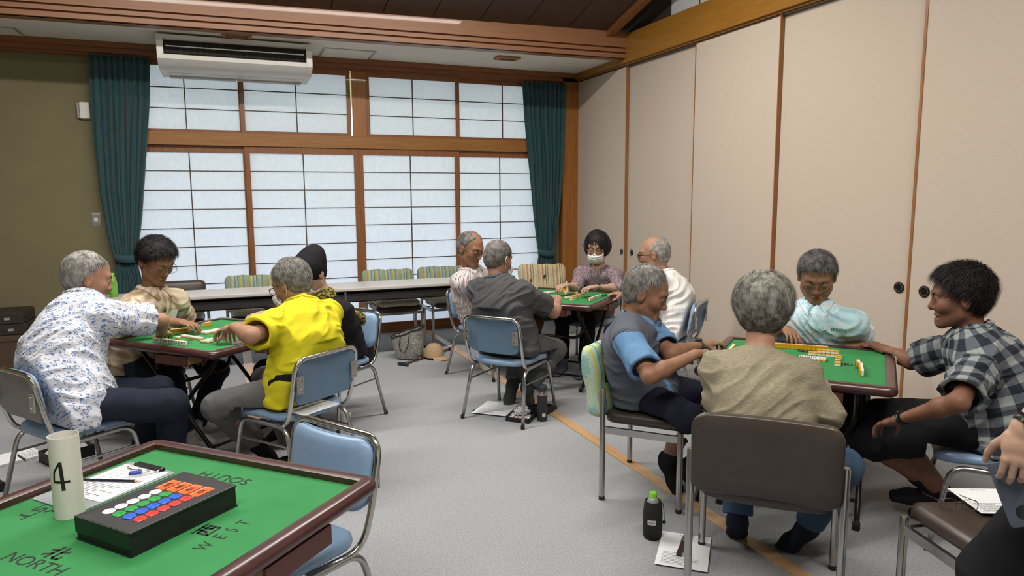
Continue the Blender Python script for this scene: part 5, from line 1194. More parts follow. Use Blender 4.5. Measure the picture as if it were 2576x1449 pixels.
# ================================================================== chairs
def stripe_cover(name, cols, base):
    x = NT(name); co = x.coords('Object', (1, 1, 1)); s = sep(x, co); n = x.noise(co, 45, 3); nn = x.math('MULTIPLY', n, 0, .012); f0 = x.math('ADD', s, 0, nn, 0); f = frac(x, f0, 0, 1/.17, .5)
    r = x.ramp(f, 0, cols, 'CONSTANT'); n2 = x.noise(co, 200, 2); q = x.ramp(n2, 0, [(.3, (.72, .74, .72, 1)), (.7, (1.1, 1.1, 1.1, 1))]); m = x.mix(None, 1., (r, 0), (q, 0), 'MULTIPLY'); x.col(m, 2); x.set(Roughness=.9, Specular_IOR_Level=.15); x.bump(n2, 0, .3, .001); return x.m
COVG = stripe_cover('green_striped_cover', [(0, lin('9aa58e')), (.10, lin('6f8d84')), (.18, lin('a8ad98')), (.26, lin('b7a960')), (.33, lin('8aa096')), (.42, lin('5c6a58')), (.46, lin('a3b0a4')), (.56, lin('6c8f90')), (.64, lin('b4b59c')), (.72, lin('bfae62')), (.78, lin('8c9c86')), (.88, lin('c09a5a')), (.93, lin('90a396'))], 0)
COVB = stripe_cover('beige_striped_cover', [(0, lin('cdb890')), (.10, lin('d9cba8')), (.20, lin('8f8a76')), (.26, lin('d3c19a')), (.36, lin('5a4a3c')), (.40, lin('dccdab')), (.52, lin('c2ab7e')), (.60, lin('b0605a')), (.63, lin('d6c6a2')), (.76, lin('ccb98e')), (.86, lin('a8a08a')), (.92, lin('d8c9a6'))], 0)
COVT = stripe_cover('teal_yellow_print_cover', [(0, lin('b5c7ae')), (.12, lin('8fb8b4')), (.2, lin('c2cca0')), (.3, lin('4f8c9a')), (.36, lin('a9c4b2')), (.48, lin('c9c66a')), (.58, lin('9fc0b6')), (.7, lin('5c98a2')), (.76, lin('b4c8aa')), (.9, lin('c8c878'))], 0)
CUSH = stripe_cover('faded_cushion_cover', [(0, lin('c8c0ae')), (.2, lin('c4a48a')), (.25, lin('d0c8b6')), (.45, lin('b8ae98')), (.5, lin('cfc7b4')), (.75, lin('c79c86')), (.78, lin('ccc4b0'))], 0)
BC = 'blue padded chairs around the mahjong tables'; WC = 'chairs behind the long white tables'
c0 = chair_blue('blue padded chair under the person in the blue-and-white print shirt', BC, GREYB)
def blue(x, y, h, label): return tag(place(copy_tree(c0), x, y, h), label)
place(c0, -.74, 3.93, 36)
blue(-.55, 4.86, 318, 'blue padded chair under the person in the beige checked shirt')
blue(.27, 3.78, 127, 'blue padded chair under the person in the yellow polo shirt')
blue(.60, 4.70, 220, 'blue padded chair under the person in the black knit cap, handbag on its back')
blue(2.02, 5.50, 305, 'blue padded chair under the person in the red-striped shirt')
blue(1.78, 4.37, 38, 'blue padded chair under the person in the charcoal polo shirt')
blue(2.98, 5.43, 221, 'blue padded chair under the person in the purple paisley blouse')
blue(3.05, 4.39, 131, 'blue padded chair under the person in the white pinstriped shirt')
blue(3.00, 1.90, 131, 'chrome-framed chair under the smiling person in the checked shirt')
blue(.075, 2.215, 213, 'empty blue padded chair pushed in at the empty mahjong table')
for o_ in list(SC.objects):
    if o_.get('category') == 'chair' and o_.name != c0.name:
        for ch in o_.children:
            if ch.name.startswith('back_shell'): ch.data = ch.data.copy(); ch.data.materials[0] = BLUEB
b0 = chair_brown('dark brown chair under the person in the olive sweater, backrest towards the camera'); place(b0, 1.875, 2.0, 45)
b1 = chair_brown('brown chair with a teal and yellow back cover under the person in the vest', cover=COVT); place(b1, 1.98, 2.93, 313)
b2 = copy_tree(b0); tag(b2, 'empty brown chair holding folded glasses and papers, beside the standing person'); place(b2, 2.30, 1.334, 75)
b3 = copy_tree(b0); tag(b3, 'brown chair under the person in the pale blue mottled polo shirt', None, 'chairs around the vest table'); place(b3, 3.14, 3.04, 221)
q = copy_tree(b0); tag(q, 'plain dark brown chair behind the long table, beside the beige shirt', 'chair', WC); place(q, -.47, 6.95, 270)
g1 = chair_brown('green-striped covered chair behind the long table, directly left of the yellow polo', WC, cover=COVG); place(g1, .22, 6.92, 270)
place(tag(chair_brown('green-striped covered chair with a pale seat cushion, by the silver cooler bag', 'chair', cover=COVG, cushion=CUSH), None, 'chair', WC), 1.53, 6.90, 270)
place(tag(copy_tree(g1), 'green-striped covered chair half hidden by the person in the striped shirt', 'chair', WC), 2.14, 6.95, 272)
place(tag(chair_brown('chair with a beige and red striped cover in front of the corner curtain', cover=COVB), None, 'chair', WC), 3.18, 6.72, 262)
# ================================================================== long tables
TOPW = M('pale_laminate', 'c2bdb8', .35, var=.03, sc=4); TBLK = M('dark_table_frame', '24201f', .5)
def long_table(x0, x1, label):
    t = empty('folding_table', ((x0+x1)/2, 6.50, 0)); tag(t, label, 'table', 'long white tables'); w = (x1-x0)/2
    MB().slab(2*w, .45, .012, [(.002, .672), (0, .676), (0, .696), (.004, .70)], T=lambda p: p).obj('table_top', TOPW, t, angle=30)
    MB().box((-w+.01, -.215, .664), (w-.01, .215, .672)).obj('under_panel', TBLK, t, False)
    MB().box((-w+.04, -.19, .575), (w-.04, -.165, .640)).obj('front_rail', TBLK, t, False); MB().box((-w+.04, .165, .575), (w-.04, .19, .640)).obj('rear_rail', TBLK, t, False)
    MB().box((-w+.06, -.165, .560), (w-.06, .165, .570)).obj('shelf', TBLK, t, False)
    for sx in (-1, 1):
        for sy in (-1, 1):
            MB().tube([(sx*(w-.12), sy*.18, .005), (sx*(w-.12), sy*.18, .665)], .013, 12).obj('leg', CHROME2, t)
        MB().tube([(sx*(w-.12), -.18, .09), (sx*(w-.12), .18, .09)], .010, 10).obj('cross_bar', CHROME2, t)
    return t
long_table(-.99, .83, 'white-topped long table behind the person in beige, green bottle on it'); long_table(.835, 2.64, 'white-topped long table between the knit-cap player and the striped-shirt player')
# ================================================================== mahjong tiles
IV = M('tile_white', 'e6e4dc', .3, var=.02); YB = M('tile_yellow', 'd39a1c', .3, var=.05); TI = M('tile_ink', '22302e', .6); TRED = M('tile_red_ink', '9c2f2a', .6)
tile0 = MB().slab(.0200, .0270, .003, [(.0012, .006), (0, .0072), (0, .0148), (.0012, .016)], nc=3).obj('mahjong_tile', IV, angle=30)
tb = MB().slab(.0200, .0270, .003, [(.0012, 0), (0, .0012), (0, .006), (.0001, .0061)], nc=3).obj('tile_back', YB, tile0, angle=30)
MK = []
for kd in range(4):
    b = MB(); z = .0161
    if kd == 0:
        for i in (-1, 1):
            for j in (-1, 0, 1): b.lathe([(.0030, 0), (.0030, .0002), (.0012, .0003)], 10, (i*.0046, j*.0078, z))
    elif kd == 1:
        for i in (-1, 0, 1):
            for j in (-1, 1): b.box((i*.0056-.0011, j*.0058-.0042, z), (i*.0056+.0011, j*.0058+.0042, z+.0002))
    elif kd == 2:
        for (xa, ya, xb, yb) in ((-.006, .0085, .006, .0098), (-.006, .0045, .006, .0056), (-.0008, -.001, .0008, .0098), (-.007, -.0035, .007, -.0022), (-.005, -.0105, -.0038, -.0022), (.0038, -.0105, .005, -.0022), (-.003, -.0075, .003, -.0064)): b.box((xa, ya, z), (xb, yb, z+.0002))
    else:
        for (xa, ya, xb, yb) in ((-.0065, .006, .0065, .0076), (-.0065, -.0005, -.0050, .006), (.005, -.0005, .0065, .006), (-.0065, -.0018, .0065, -.0004), (-.0008, -.0105, .0008, .0105)): b.box((xa, ya, z), (xb, yb, z+.0002))
    MK.append(b.obj('face_mark', TI if kd != 2 else TRED, None, False).data)
for o_ in [o_ for o_ in SC.objects if o_.name.startswith('face_mark')]: bpy.data.objects.remove(o_)
first = [True]; rt = random.Random(5)
def tile(M4, label, group, mark):
    if first[0]: t = tile0; first[0] = False; bk = tb
    else:
        t = tile0.copy(); COL.objects.link(t); bk = tb.copy(); COL.objects.link(bk); bk.parent = t
    t.matrix_world = M4; tag(t, label, 'mahjong tile', group)
    if mark:
        m = bpy.data.objects.new('face_mark', MK[rt.randrange(4)]); COL.objects.link(m); m.parent = t
def tiles(a, bpt, n, z, pose, label, group, flip=False, mark=True, jit=.0015, skip=()):
    """row of n tiles from a to b (world x, y); pose: stand (face to the right-hand side of a->b), up, down"""
    a = Vector((a[0], a[1], 0)); d = (Vector((bpt[0], bpt[1], 0))-a).normalized(); st = .0204; s = Vector((d.y, -d.x, 0))*(-1 if flip else 1)
    for k in range(n):
        if k in skip: continue
        p = a+d*st*(k+.5)+s*rt.uniform(-jit, jit); p.z = z+.0002; up = Vector((0, 0, 1))
        if pose == 'stand': X, Z, Y = d if not flip else -d, s, up; p = p-s*.008+up*.0135
        elif pose == 'up': X, Y, Z = d, -s, up
        else: X, Y, Z = d, s, -up; p = p+up*.016
        if X.cross(Y).dot(Z) < 0: X = -X
        m4 = Matrix(((X.x, Y.x, Z.x, p.x), (X.y, Y.y, Z.y, p.y), (X.z, Y.z, Z.z, p.z), (0, 0, 0, 1)))
        tile(m4, label, group, mark and pose != 'down')
F1 = .6905
def at(C, rot, x, y):
    a = rad(rot); return (C[0]+x*math.cos(a)-y*math.sin(a), C[1]+x*math.sin(a)+y*math.cos(a))
def row(T, x0, y0, x1, y1, n, pose, label, group, z=F1, **k): tiles(at(*T, x0, y0), at(*T, x1, y1), n, z, pose, label, group, **k)
A1, A2, A3 = (T1C, T1R), (T2C, T2R), (T3C, T3R)
# table by the green wall (local -y: print shirt, +x: yellow polo, +y: knit cap, -x: beige)
g = 'hand tiles of the print-shirt player'; row(A1, -.142, -.325, .3, -.325, 13, 'stand', 'white tile standing in the row before the blue-and-white print shirt', g)
row(A1, -.275, -.105, -.185, -.015, 5, 'stand', 'tile standing with its yellow back to the table before the beige shirt', 'hand tiles of the beige-shirt player', flip=True, mark=False)
row(A1, -.265, .13, -.265, .3, 3, 'stand', 'yellow-backed tile at the far end of the beige shirt player\'s row', 'end tiles of the beige-shirt player', flip=True, mark=False)
row(A1, .325, -.20, .325, .3, 11, 'stand', 'tile standing before the yellow polo shirt', 'hand tiles of the yellow-polo player')
row(A1, .2, .31, -.3, .31, 12, 'stand', 'tile standing with its yellow back inward before the knit-cap player', 'hand tiles of the knit-cap player', mark=False)
row(A1, -.114, -.155, .09, -.178, 9, 'up', 'white discard tile lying face up in the row nearest the print shirt', 'discards of the print-shirt player'); row(A1, -.10, -.205, .1, -.205, 1, 'up', 'single white tile lying apart beside the standing row of the print shirt', None)
row(A1, .135, -.235, .148, .1, 7, 'up', 'white discard tile lying face up in the row before the yellow polo', 'discards of the yellow-polo player'); row(A1, .168, -.235, .175, .1, 2, 'up', 'white discard tile in the short second row before the yellow polo', 'second discards of the yellow-polo player')
for dx in (0, .028): row(A1, -.085+dx, -.05, -.07+dx, .09, 6, 'up', 'white discard tile lying face up in the double row before the beige shirt', 'discards of the beige-shirt player')
row(A1, .06, .14, -.1, .14, 5, 'up', 'white discard tile lying face up in the row before the knit cap', 'discards of the knit-cap player')
# corner table (local -y: white shirt, +x: paisley, +y: striped, -x: charcoal)
row(A2, .285, -.125, .285, .3, 13, 'stand', 'yellow-backed tile in the row before the paisley blouse', 'hand tiles of the paisley-blouse player', flip=False, mark=False, jit=.0005)
row(A2, -.145, -.30, .3, -.315, 12, 'stand', 'white tile standing in the row before the white pinstriped shirt', 'hand tiles of the white-shirt player')
row(A2, .25, .325, -.3, .325, 5, 'stand', 'yellow-backed tile standing before the striped shirt', 'hand tiles of the striped-shirt player', mark=False)
row(A2, -.31, .14, -.31, -.3, 9, 'stand', 'tile standing before the charcoal polo, seen past the arm', 'hand tiles of the charcoal-polo player')
row(A2, .20, .055, .22, -.3, 6, 'up', 'white discard tile in the row before the paisley blouse', 'discards of the paisley-blouse player'); row(A2, -.105, -.085, 0, -.115, 3, 'up', 'white discard tile beside the two-high wall on the corner table', 'discards by the tile wall')
for zz in (F1, F1+.0162): row(A2, -.165, -.157, .1, -.157, 9, 'down', 'yellow-topped tile in the two-high wall by the pinstriped shirt', 'tile wall on the corner table', z=zz, mark=False)
for dy in (0, -.028): row(A2, .10, .19+dy, .225, .165+dy, 5, 'up', 'white discard tile in the double row before the striped shirt', 'discards of the striped-shirt player')
row(A2, -.15, .10, -.165, -.2, 5, 'down', 'yellow-topped face-down tile before the charcoal polo', 'wall tiles by the charcoal polo', mark=False); row(A2, -.185, .10, -.195, -.2, 4, 'up', 'white face-up tile before the charcoal polo', 'discards of the charcoal-polo player')
# vest table (local -y: checked shirt, +x: pale blue polo, +y: vest, -x: olive sweater)
row(A3, .265, -.118, .235, .2, 13, 'stand', 'yellow-backed tile in the long row before the pale blue polo', 'hand tiles of the pale-blue-polo player', mark=False, jit=.0004)
row(A3, -.215, -.285, -.05, -.275, 8, 'stand', 'tile in the bent row before the checked shirt', 'hand tiles of the checked-shirt player', mark=True); row(A3, -.05, -.268, .1, -.255, 3, 'stand', 'tile at the far end of the bent row before the checked shirt', 'end tiles of the checked-shirt player')
row(A3, .12, .33, -.3, .33, 9, 'stand', 'tile standing before the person in the vest', 'hand tiles of the vest player', mark=False)
row(A3, .15, -.175, .14, .3, 7, 'down', 'yellow-topped face-down tile in the lower layer of the wall on the vest table', 'tile wall on the vest table', mark=False)
row(A3, .15, -.175, .14, .3, 6, 'down', 'yellow-topped tile on the upper layer of the wall on the vest table', 'upper tile wall on the vest table', z=F1+.0162, mark=False, skip=(5,))
for k, (x_, y_, n_) in enumerate(((.105, -.175, 1), (.060, -.172, 1), (-.06, -.178, 2))): row(A3, x_, y_, x_+.05, y_, n_, 'down', ('yellow-topped tile at the corner of the wall on the vest table', 'single yellow-topped tile just past the wall corner on the vest table', 'yellow-topped tile lying apart near the WEST lettering')[k], 'wall-end tiles on the vest table' if n_ == 2 else None, mark=False)
row(A3, .012, -.122, -.01, .3, 6, 'up', 'white face-up tile in the first discard row on the vest table', 'discards on the vest table'); row(A3, .040, -.122, .018, .3, 6, 'up', 'white face-up tile in the second discard row on the vest table', 'second discards on the vest table')
for k in range(5): row(A3, -.085-.028*k, -.10, -.085-.028*k, .1, 1 if k < 2 else 2, 'up', 'white face-up tile in the discard block before the checked shirt', 'discards of the checked-shirt player')
# ================================================================== the empty table's things
A4 = (T4C, T4R); FZ = .6786
LBLK = M('black_leatherette', '1b1a1c', .42, bump=.25, bsc=350, bdist=.0006); CASEB = M('black_case_board', '151416', .55)
def to4(x, y): return at(*A4, x, y)
def pix(p): return p
box = empty('chip_case', (-.199, 1.909, FZ), rad(40.8)); tag(box, 'black case with rows of coloured chips and orange plates set in its lid', 'case')
bw, bd, bh = .302, .203, .060
MB().box((-bw/2, -bd/2, .003), (bw/2, bd/2, bh-.004)).obj('body', CASEB, box, False)
MB().slab(bw+.006, bd+.006, .003, [(0, bh-.006), (0, bh-.001), (.002, bh)]).obj('lid', LBLK, box, False); MB().box((-bw/2-.003, -bd/2-.003, 0), (bw/2+.003, bd/2+.003, .004)).obj('base_flap', LBLK, box, False); MB().box((-bw/2-.004, -bd/2, .02), (-bw/2, bd/2, bh)).obj('side_flap', LBLK, box, False)
CH = [M('chip_white', 'd8d8dc', .3), M('chip_green', '2f9a4a', .3), M('chip_blue', '2a62d0', .3), M('chip_red', 'd23a36', .3)]
cx0 = -.102
for r_ in range(4):
    for k in range(5):
        ch = MB().lathe([(.0150, 0), (.0153, .0012), (.0140, .0024), (.0075, .0022), (.0070, .0014), (.001, .0014)], 22, (cx0+k*.0315+r_*.0025, .048-r_*.0358, bh)).obj('chip', CH[r_], box, angle=35)
for k in range(4):
    pl = MB().slab(.058, .034, .003, [(0, bh), (0, bh+.0012), (.001, bh+.0018), (.003, bh+.0018), (.004, bh+.0012)], nc=3, T=lambda p: p).obj('orange_plate', M('orange_plate', 'e0601c', .35), box, angle=30); pl.location = (.070+k*.003, .059-k*.0395, 0)
    strokes('plate_mark', [[(-.4, .1), (.3, .25)], [(-.2, .4), (-.1, -.4)], [(.1, .3), (.35, -.3)], [(-.4, -.2), (.2, -.15)]], .10, M('brown_ink', '5a2408', .6), pl, lambda a_, c_, z_: (a_*.030, c_*.020, bh+.0014+z_))
strokes('lid_clip', [[(-.5, 0), (.5, 0)]], .6, SCREW, box, lambda a_, c_, z_: (.045+a_*.006, -.066+c_*.01, bh+z_))
# paper tube with a big 4
tbx, tby = -.424, 2.048
tube = empty('paper_tube', (tbx, tby, FZ), 0); tag(tube, 'rolled white paper tube with a black numeral 4 standing on the empty table', 'paper tube')
PAP = M('thick_white_paper', 'd6d3ca', .7, var=.03, sc=14)
R_, H_ = .0355, .218
b = MB(); vs = []; n = 44
for z in (0, H_): vs += [(R_*math.cos(2*math.pi*k/n), R_*math.sin(2*math.pi*k/n), z) for k in range(n)]
for z in (0, H_): vs += [((R_-.0012)*math.cos(2*math.pi*k/n), (R_-.0012)*math.sin(2*math.pi*k/n), z) for k in range(n)]
fs = [(k, (k+1) % n, n+(k+1) % n, n+k) for k in range(n)]+[(2*n+k, 3*n+k, 3*n+(k+1) % n, 2*n+(k+1) % n) for k in range(n)]+[(n+k, n+(k+1) % n, 3*n+(k+1) % n, 3*n+k) for k in range(n)]+[(k, 2*n+k, 2*n+(k+1) % n, (k+1) % n) for k in range(n)]
b.add(vs, fs).obj('paper_roll', PAP, tube, angle=40)
a0 = math.atan2(0-tby, 0-tbx)-.42
def onroll(a_, c_, z_): t = a0+a_/R_; return ((R_+.0002+z_*.4)*math.cos(t), (R_+.0002+z_*.4)*math.sin(t), .118+c_)
b = MB()
def seg(p0, p1, w, n=10):
    p0 = np.array(p0, float); p1 = np.array(p1, float); d = (p1-p0)/np.linalg.norm(p1-p0); m = np.array((-d[1], d[0]))*w/2
    for k in range(n):
        q0 = p0+(p1-p0)*k/n; q1 = p0+(p1-p0)*(k+1)/n; b.add([onroll(*q, z) for z in (0, .0008) for q in (q0-m, q0+m, q1+m, q1-m)], [(3, 2, 1, 0), (4, 5, 6, 7), (0, 1, 5, 4), (1, 2, 6, 5), (2, 3, 7, 6), (3, 0, 4, 7)])
seg((.002, .038), (.006, -.038), .0085); seg((.001, .037), (-.014, .012), .005); seg((-.014, .012), (-.0165, -.012), .005); seg((-.0175, -.014), (.0215, -.0155), .006)
b.obj('numeral', M('black_marker', '171717', .6), tube, False)
# clipboards, paper, pencil, eraser on the empty table
CLIPB = M('grey_clipboard', '8e9498', .4); CLIPD = M('clip_black_metal', '222324', .35, .5); PAPW = M('printed_paper', 'dedfe0', .75, var=.01)
INKP = M('print_ink', '6a6c70', .8)
def printlines(par, w, h, z, seed=1, table=True):
    b = MB(); r2 = random.Random(seed)
    if table:
        for k in range(6): b.box((-w*.38, h*.30-k*h*.075, z), (w*.38, h*.30-k*h*.075+.0006, z+.0003))
        for k in range(5): b.box((-w*.38+k*w*.19, h*.30-5*h*.075, z), (-w*.38+k*w*.19+.0006, h*.30, z+.0003))
    y = h*.42; x = -w*.12
    while x < w*.14: l_ = r2.uniform(.004, .008); b.box((x, y, z), (x+l_, y+.006, z+.0003)); x += l_+.002
    for k in range(9):
        y = -h*.12-k*h*.038; x = -w*.40; e = x+w*r2.uniform(.3, .75)
        while x < e: l_ = r2.uniform(.003, .012); b.box((x, y, z), (x+l_, y+.0028, z+.0003)); x += l_+.002
    b.obj('printed_text', INKP, par, False)
def clipboard(x, y, z, rz, label, paper=True, w=.235, h=.325, seed=3, pshift=(0, 0, 0)):
    t = empty('clipboard', (x, y, z), rz); tag(t, label, 'clipboard')
    MB().slab(w, h, .01, [(0, 0), (0, .0025), (.001, .003)]).obj('board', CLIPB, t, False); MB().box((-.06, h/2-.022, .003), (.06, h/2-.004, .012)).obj('clip', CLIPD, t, False)
    MB().tube(fillet([(-.055, h/2-.010, .011), (-.062, h/2-.045, .008), (-.03, h/2-.052, .008), (0, h/2-.040, .008), (.03, h/2-.052, .008), (.062, h/2-.045, .008), (.055, h/2-.010, .011)], .012, 4), .0015, 8).obj('wire', CHROME, t)
    return t
def paper(x, y, z, rz, label, w=.21, h=.297, seed=1, table=True, curl=.0, cat='paper sheet', group=None):
    b = MB(); n = 14; vs = []; fs = []
    for j in range(n+1):
        for i in range(n+1):
            a_, c_ = (i/n-.5)*w, (j/n-.5)*h; vs.append((a_, c_, .0004+curl*(max(0, a_/w+.1)**2+max(0, c_/h)**2)))
    m = len(vs); vs += [(p[0], p[1], p[2]+.0004) for p in vs]
    for j in range(n):
        for i in range(n):
            k = j*(n+1)+i; fs += [(k, k+n+1, k+n+2, k+1), (m+k, m+k+1, m+k+n+2, m+k+n+1)]
    t = b.add(vs, fs).obj('paper_sheet', PAPW, None); t.location = (x, y, z); t.rotation_euler = (0, 0, rz); tag(t, label, cat, group)
    if not curl: printlines(t, w, h, .0009, seed, table)
    return t
CB_R = rad(-48.6)
cb = clipboard(-.364, 2.222, FZ, CB_R, 'grey clipboard lying on the empty mahjong table', w=.205, h=.30)
cbT = lambda x, y: (-.364+x*math.cos(CB_R)-y*math.sin(CB_R), 2.222+x*math.sin(CB_R)+y*math.cos(CB_R))
px_, py_ = cbT(.003, .022); paper(px_, py_, FZ+.0032, CB_R+rad(3), 'printed score sheet held by the clipboard on the empty table', w=.185, h=.22, seed=4)
pa, pb = np.array((-.431, 2.277, FZ+.0082)), np.array((-.264, 2.193, FZ+.0082)); d_ = (pb-pa)/np.linalg.norm(pb-pa)

pen = empty('pencil', tuple(pa), 0); tag(pen, 'dark pencil lying across the score sheet on the empty table', 'pencil')
MB().tube([(0, 0, 0), tuple(d_*.158)], .0036, 6).obj('barrel', M('dark_navy_lacquer', '1e2438', .3), pen, False)
MB().tube([tuple(d_*.158), tuple(d_*.176)], [.0036, .0012], 8).obj('sharpened_tip', M('bare_pencil_wood', 'c09a70', .6), pen, False); MB().tube([tuple(d_*.175), tuple(d_*.183)], [.0013, .0003], 6).obj('lead', INK, pen, False)
er = empty('eraser', (-.288, 2.262, FZ+.0045), rad(-2)); tag(er, 'white eraser in a blue and white sleeve on the score sheet', 'eraser')
MB().box((-.022, -.009, 0), (.022, .009, .011)).obj('rubber', M('white_rubber', 'dcdcd8', .6), er, False)
MB().box((-.0225, -.0095, -.0004), (.012, .0095, .0075)).obj('sleeve', M('sleeve_white', 'd0d4dc', .5), er, False); MB().box((-.0226, -.0096, .0055), (.0121, .0096, .0116)).obj('sleeve_band', M('sleeve_blue', '2a3f9c', .5), er, False)
# ================================================================== floor and table-side things
# tea bottle on the long table
PETG = M('green_tea_label', '5fae3a', .4); CAPG = M('lime_cap', '7ac52c', .35)
tb_ = empty('tea_bottle', (-.90, 6.52, .70)); tag(tb_, 'green tea bottle on the long table between the print shirt and beige shirt', 'bottle')
MB().lathe([(.029, 0), (.032, .006), (.032, .11), (.030, .125), (.022, .16), (.013, .178), (.013, .184)], 20).obj('bottle_body', M('tea_green_plastic', '6f9a3a', .2), tb_)
MB().lathe([(.0325, .035), (.0325, .105)], 20).obj('label_band', PETG, tb_); MB().lathe([(.0145, .180), (.0145, .198), (.013, .2)], 16).obj('cap', CAPG, tb_)
# drinks bottle in pouch
def zz(p): return p
bt = empty('bottle_pouch', (1.672, 2.462, 0)); tag(bt, 'drinks bottle with a lime-green cap in a black drawstring pouch on the floor', 'bottle')
MB().lathe([(.033, 0), (.040, .008), (.043, .05), (.042, .12), (.038, .16), (.035, .172), (.031, .168)], 24).obj('pouch', M('black_pouch_cloth', '17181a', .85, bump=.3), bt)
MB().lathe([(.026, .13), (.027, .168), (.020, .182), (.0145, .188)], 18).obj('bottle_neck', M('clear_bottle_plastic', '8c9690', .15), bt); MB().lathe([(.0165, .186), (.0165, .206), (.015, .209)], 20).obj('cap', CAPG, bt)
an_ = math.atan2(-2.462, -1.672); tq = lambda p: ((.0432+p[2])*math.cos(an_-.10+p[0]/.043), (.0432+p[2])*math.sin(an_-.10+p[0]/.043), .085+p[1])
b = MB(); n = 6
for k in range(n):
    xa, xb = -.018+.036*k/n, -.018+.036*(k+1)/n; b.add([tq((xa, -.010, .0005)), tq((xb, -.010, .0005)), tq((xb, .012, .0005)), tq((xa, .012, .0005))], [(0, 1, 2, 3)])
lb_ = b.obj('sewn_label', M('label_cloth', 'b9b8b4', .8), bt); b = MB(); rr2 = random.Random(3); x_ = -.013
while x_ < .012: w_ = rr2.uniform(.0015, .003); b.add([tq((x_, -.002, .001)), tq((x_+w_, -.002, .001)), tq((x_+w_, .003, .001)), tq((x_, .003, .001))], [(0, 1, 2, 3)]); x_ += w_+.0012
b.obj('label_print', INKP, lb_)
sx_ = (math.cos(an_+1.45)*.042, math.sin(an_+1.45)*.042)
MB().tube([(sx_[0], sx_[1], .165), (sx_[0]*1.15, sx_[1]*1.15, .13), (sx_[0]*1.2, sx_[1]*1.2, .085)], .0015, 6).obj('drawstring', M('black_cord', '1a1a1a', .7), bt); MB().lathe([(.001, -.008), (.007, -.005), (.008, 0), (.006, .006), (.001, .008)], 12, (sx_[0]*1.2, sx_[1]*1.2, .078)).obj('cord_stopper', M('black_plastic', '151515', .35), bt)
paper(1.722, 2.300, .0065, rad(-41), 'printed sheet on the floor beneath the folded fan', seed=8, table=False)
fan = empty('folding_fan', (1.755, 2.342, .0085), math.atan2(.152, .17)); tag(fan, 'closed dark folding fan lying on the sheet by the bottle pouch', 'fan')
b = MB(); b.add([(-.115, -.009, 0), (.0, -.013, 0), (0, .013, 0), (-.115, .009, 0), (-.115, -.009, .012), (0, -.013, .013), (0, .013, .013), (-.115, .009, .012)], [(3, 2, 1, 0), (4, 5, 6, 7), (0, 1, 5, 4), (1, 2, 6, 5), (2, 3, 7, 6), (3, 0, 4, 7)]); b.obj('ribs', M('dark_bamboo', '2c2320', .5), fan, False)
b = MB()
for k in range(6): b.box((0, -.015+.005*k, 0), (.105, -.0105+.005*k, .014+.001*(k % 2)))
b.obj('folded_leaf', M('slate_fan_cloth', '5a5f70', .8), fan, False)
# under the charcoal polo's chair
GB = clipboard(1.66, 4.40, 0, rad(30), 'grey clipboard on the carpet beneath papers by the chrome chair', w=.235, h=.31); GB.children[1].hide_render = False
paper(1.70, 4.47, .0135, rad(-42), 'printed sheet on the carpet between the chair legs of the charcoal polo player', seed=5, w=.25, h=.30)
def case_tray(x, y, z, rz, w, d, h, label, fill=None, cat='case', bag=True):
    t = empty('tile_tray', (x, y, z), rz); tag(t, label, cat)
    b = MB(); b.box((-w/2, -d/2, 0), (w/2, d/2, .006)); b.box((-w/2, -d/2, 0), (w/2, -d/2+.006, h)); b.box((-w/2, d/2-.006, 0), (w/2, d/2, h)); b.box((-w/2, -d/2, 0), (-w/2+.006, d/2, h)); b.box((w/2-.006, -d/2, 0), (w/2, d/2, h)); b.obj('tray', CASEB, t, False)
    if fill:
        n = 14; vs = []; fs = []
        for j in range(n+1):
            for i in range(n+1): vs.append(((i/n-.5)*(w-.02), (j/n-.5)*(d-.02), h*.75+.012*math.sin(i*2.1+j*1.3)*math.cos(j*1.7-i)))
        for j in range(n):
            for i in range(n): k = j*(n+1)+i; fs.append((k, k+1, k+n+2, k+n+1))
        MB().add(vs, fs).obj('contents', fill, t, angle=20)
    return t
def sticks_mat():
    x = NT('score_sticks'); co = x.coords('Object', (1, 1, 1)); s = sep(x, co); f = frac(x, s, 0, 1/.012); ln = x.math('LESS_THAN', f, 0, .8); n = x.noise(co, 120, 2); r = x.ramp(n, 0, [(.56, lin('d8d6d0')), (.62, lin('a84a48'))]); m = x.mix(ln, 0, lin('55504e'), (r, 0)); x.col(m, 2); return x.m
STK = sticks_mat(); PLB = NT('crumpled_clear_bag'); PLB.set(Roughness=.12, Base_Color=(.55, .56, .57, 1), Specular_IOR_Level=.8); PLB = PLB.m
case_tray(1.775, 4.205, .0, rad(-43), .165, .13, .03, 'open black tray of score sticks with a clear bag, beside the black flask', STK)
bg_ = MB(); n = 12; vs = []; fs = []
for j in range(n+1):
    for i in range(n*2): 
        a_ = 2*math.pi*i/(n*2); t_ = math.pi*.5*j/n; r2 = (.055+.012*math.sin(i*3.1+j*2))*math.cos(t_); vs.append((r2*math.cos(a_), r2*.8*math.sin(a_), .045*math.sin(t_)+.006*math.sin(i*2.3+j)))
for j in range(n):
    for i in range(n*2): fs.append((j*n*2+i, j*n*2+(i+1) % (n*2), (j+1)*n*2+(i+1) % (n*2), (j+1)*n*2+i))
pb_ = bg_.add(vs, fs).obj('plastic_bag', PLB, None, angle=15); pb_.location = (1.80, 4.235, .036); tag(pb_, 'crumpled clear plastic bag on the tray of score sticks', 'bag')
case_tray(1.955, 4.285, .0, rad(20), .17, .12, .05, 'deep black tray behind the black flask', M('black_lining', '121212', .8))
th = empty('flask', (1.905, 4.135, 0)); tag(th, 'black vacuum flask with a steel neck standing by the chair leg', 'flask')
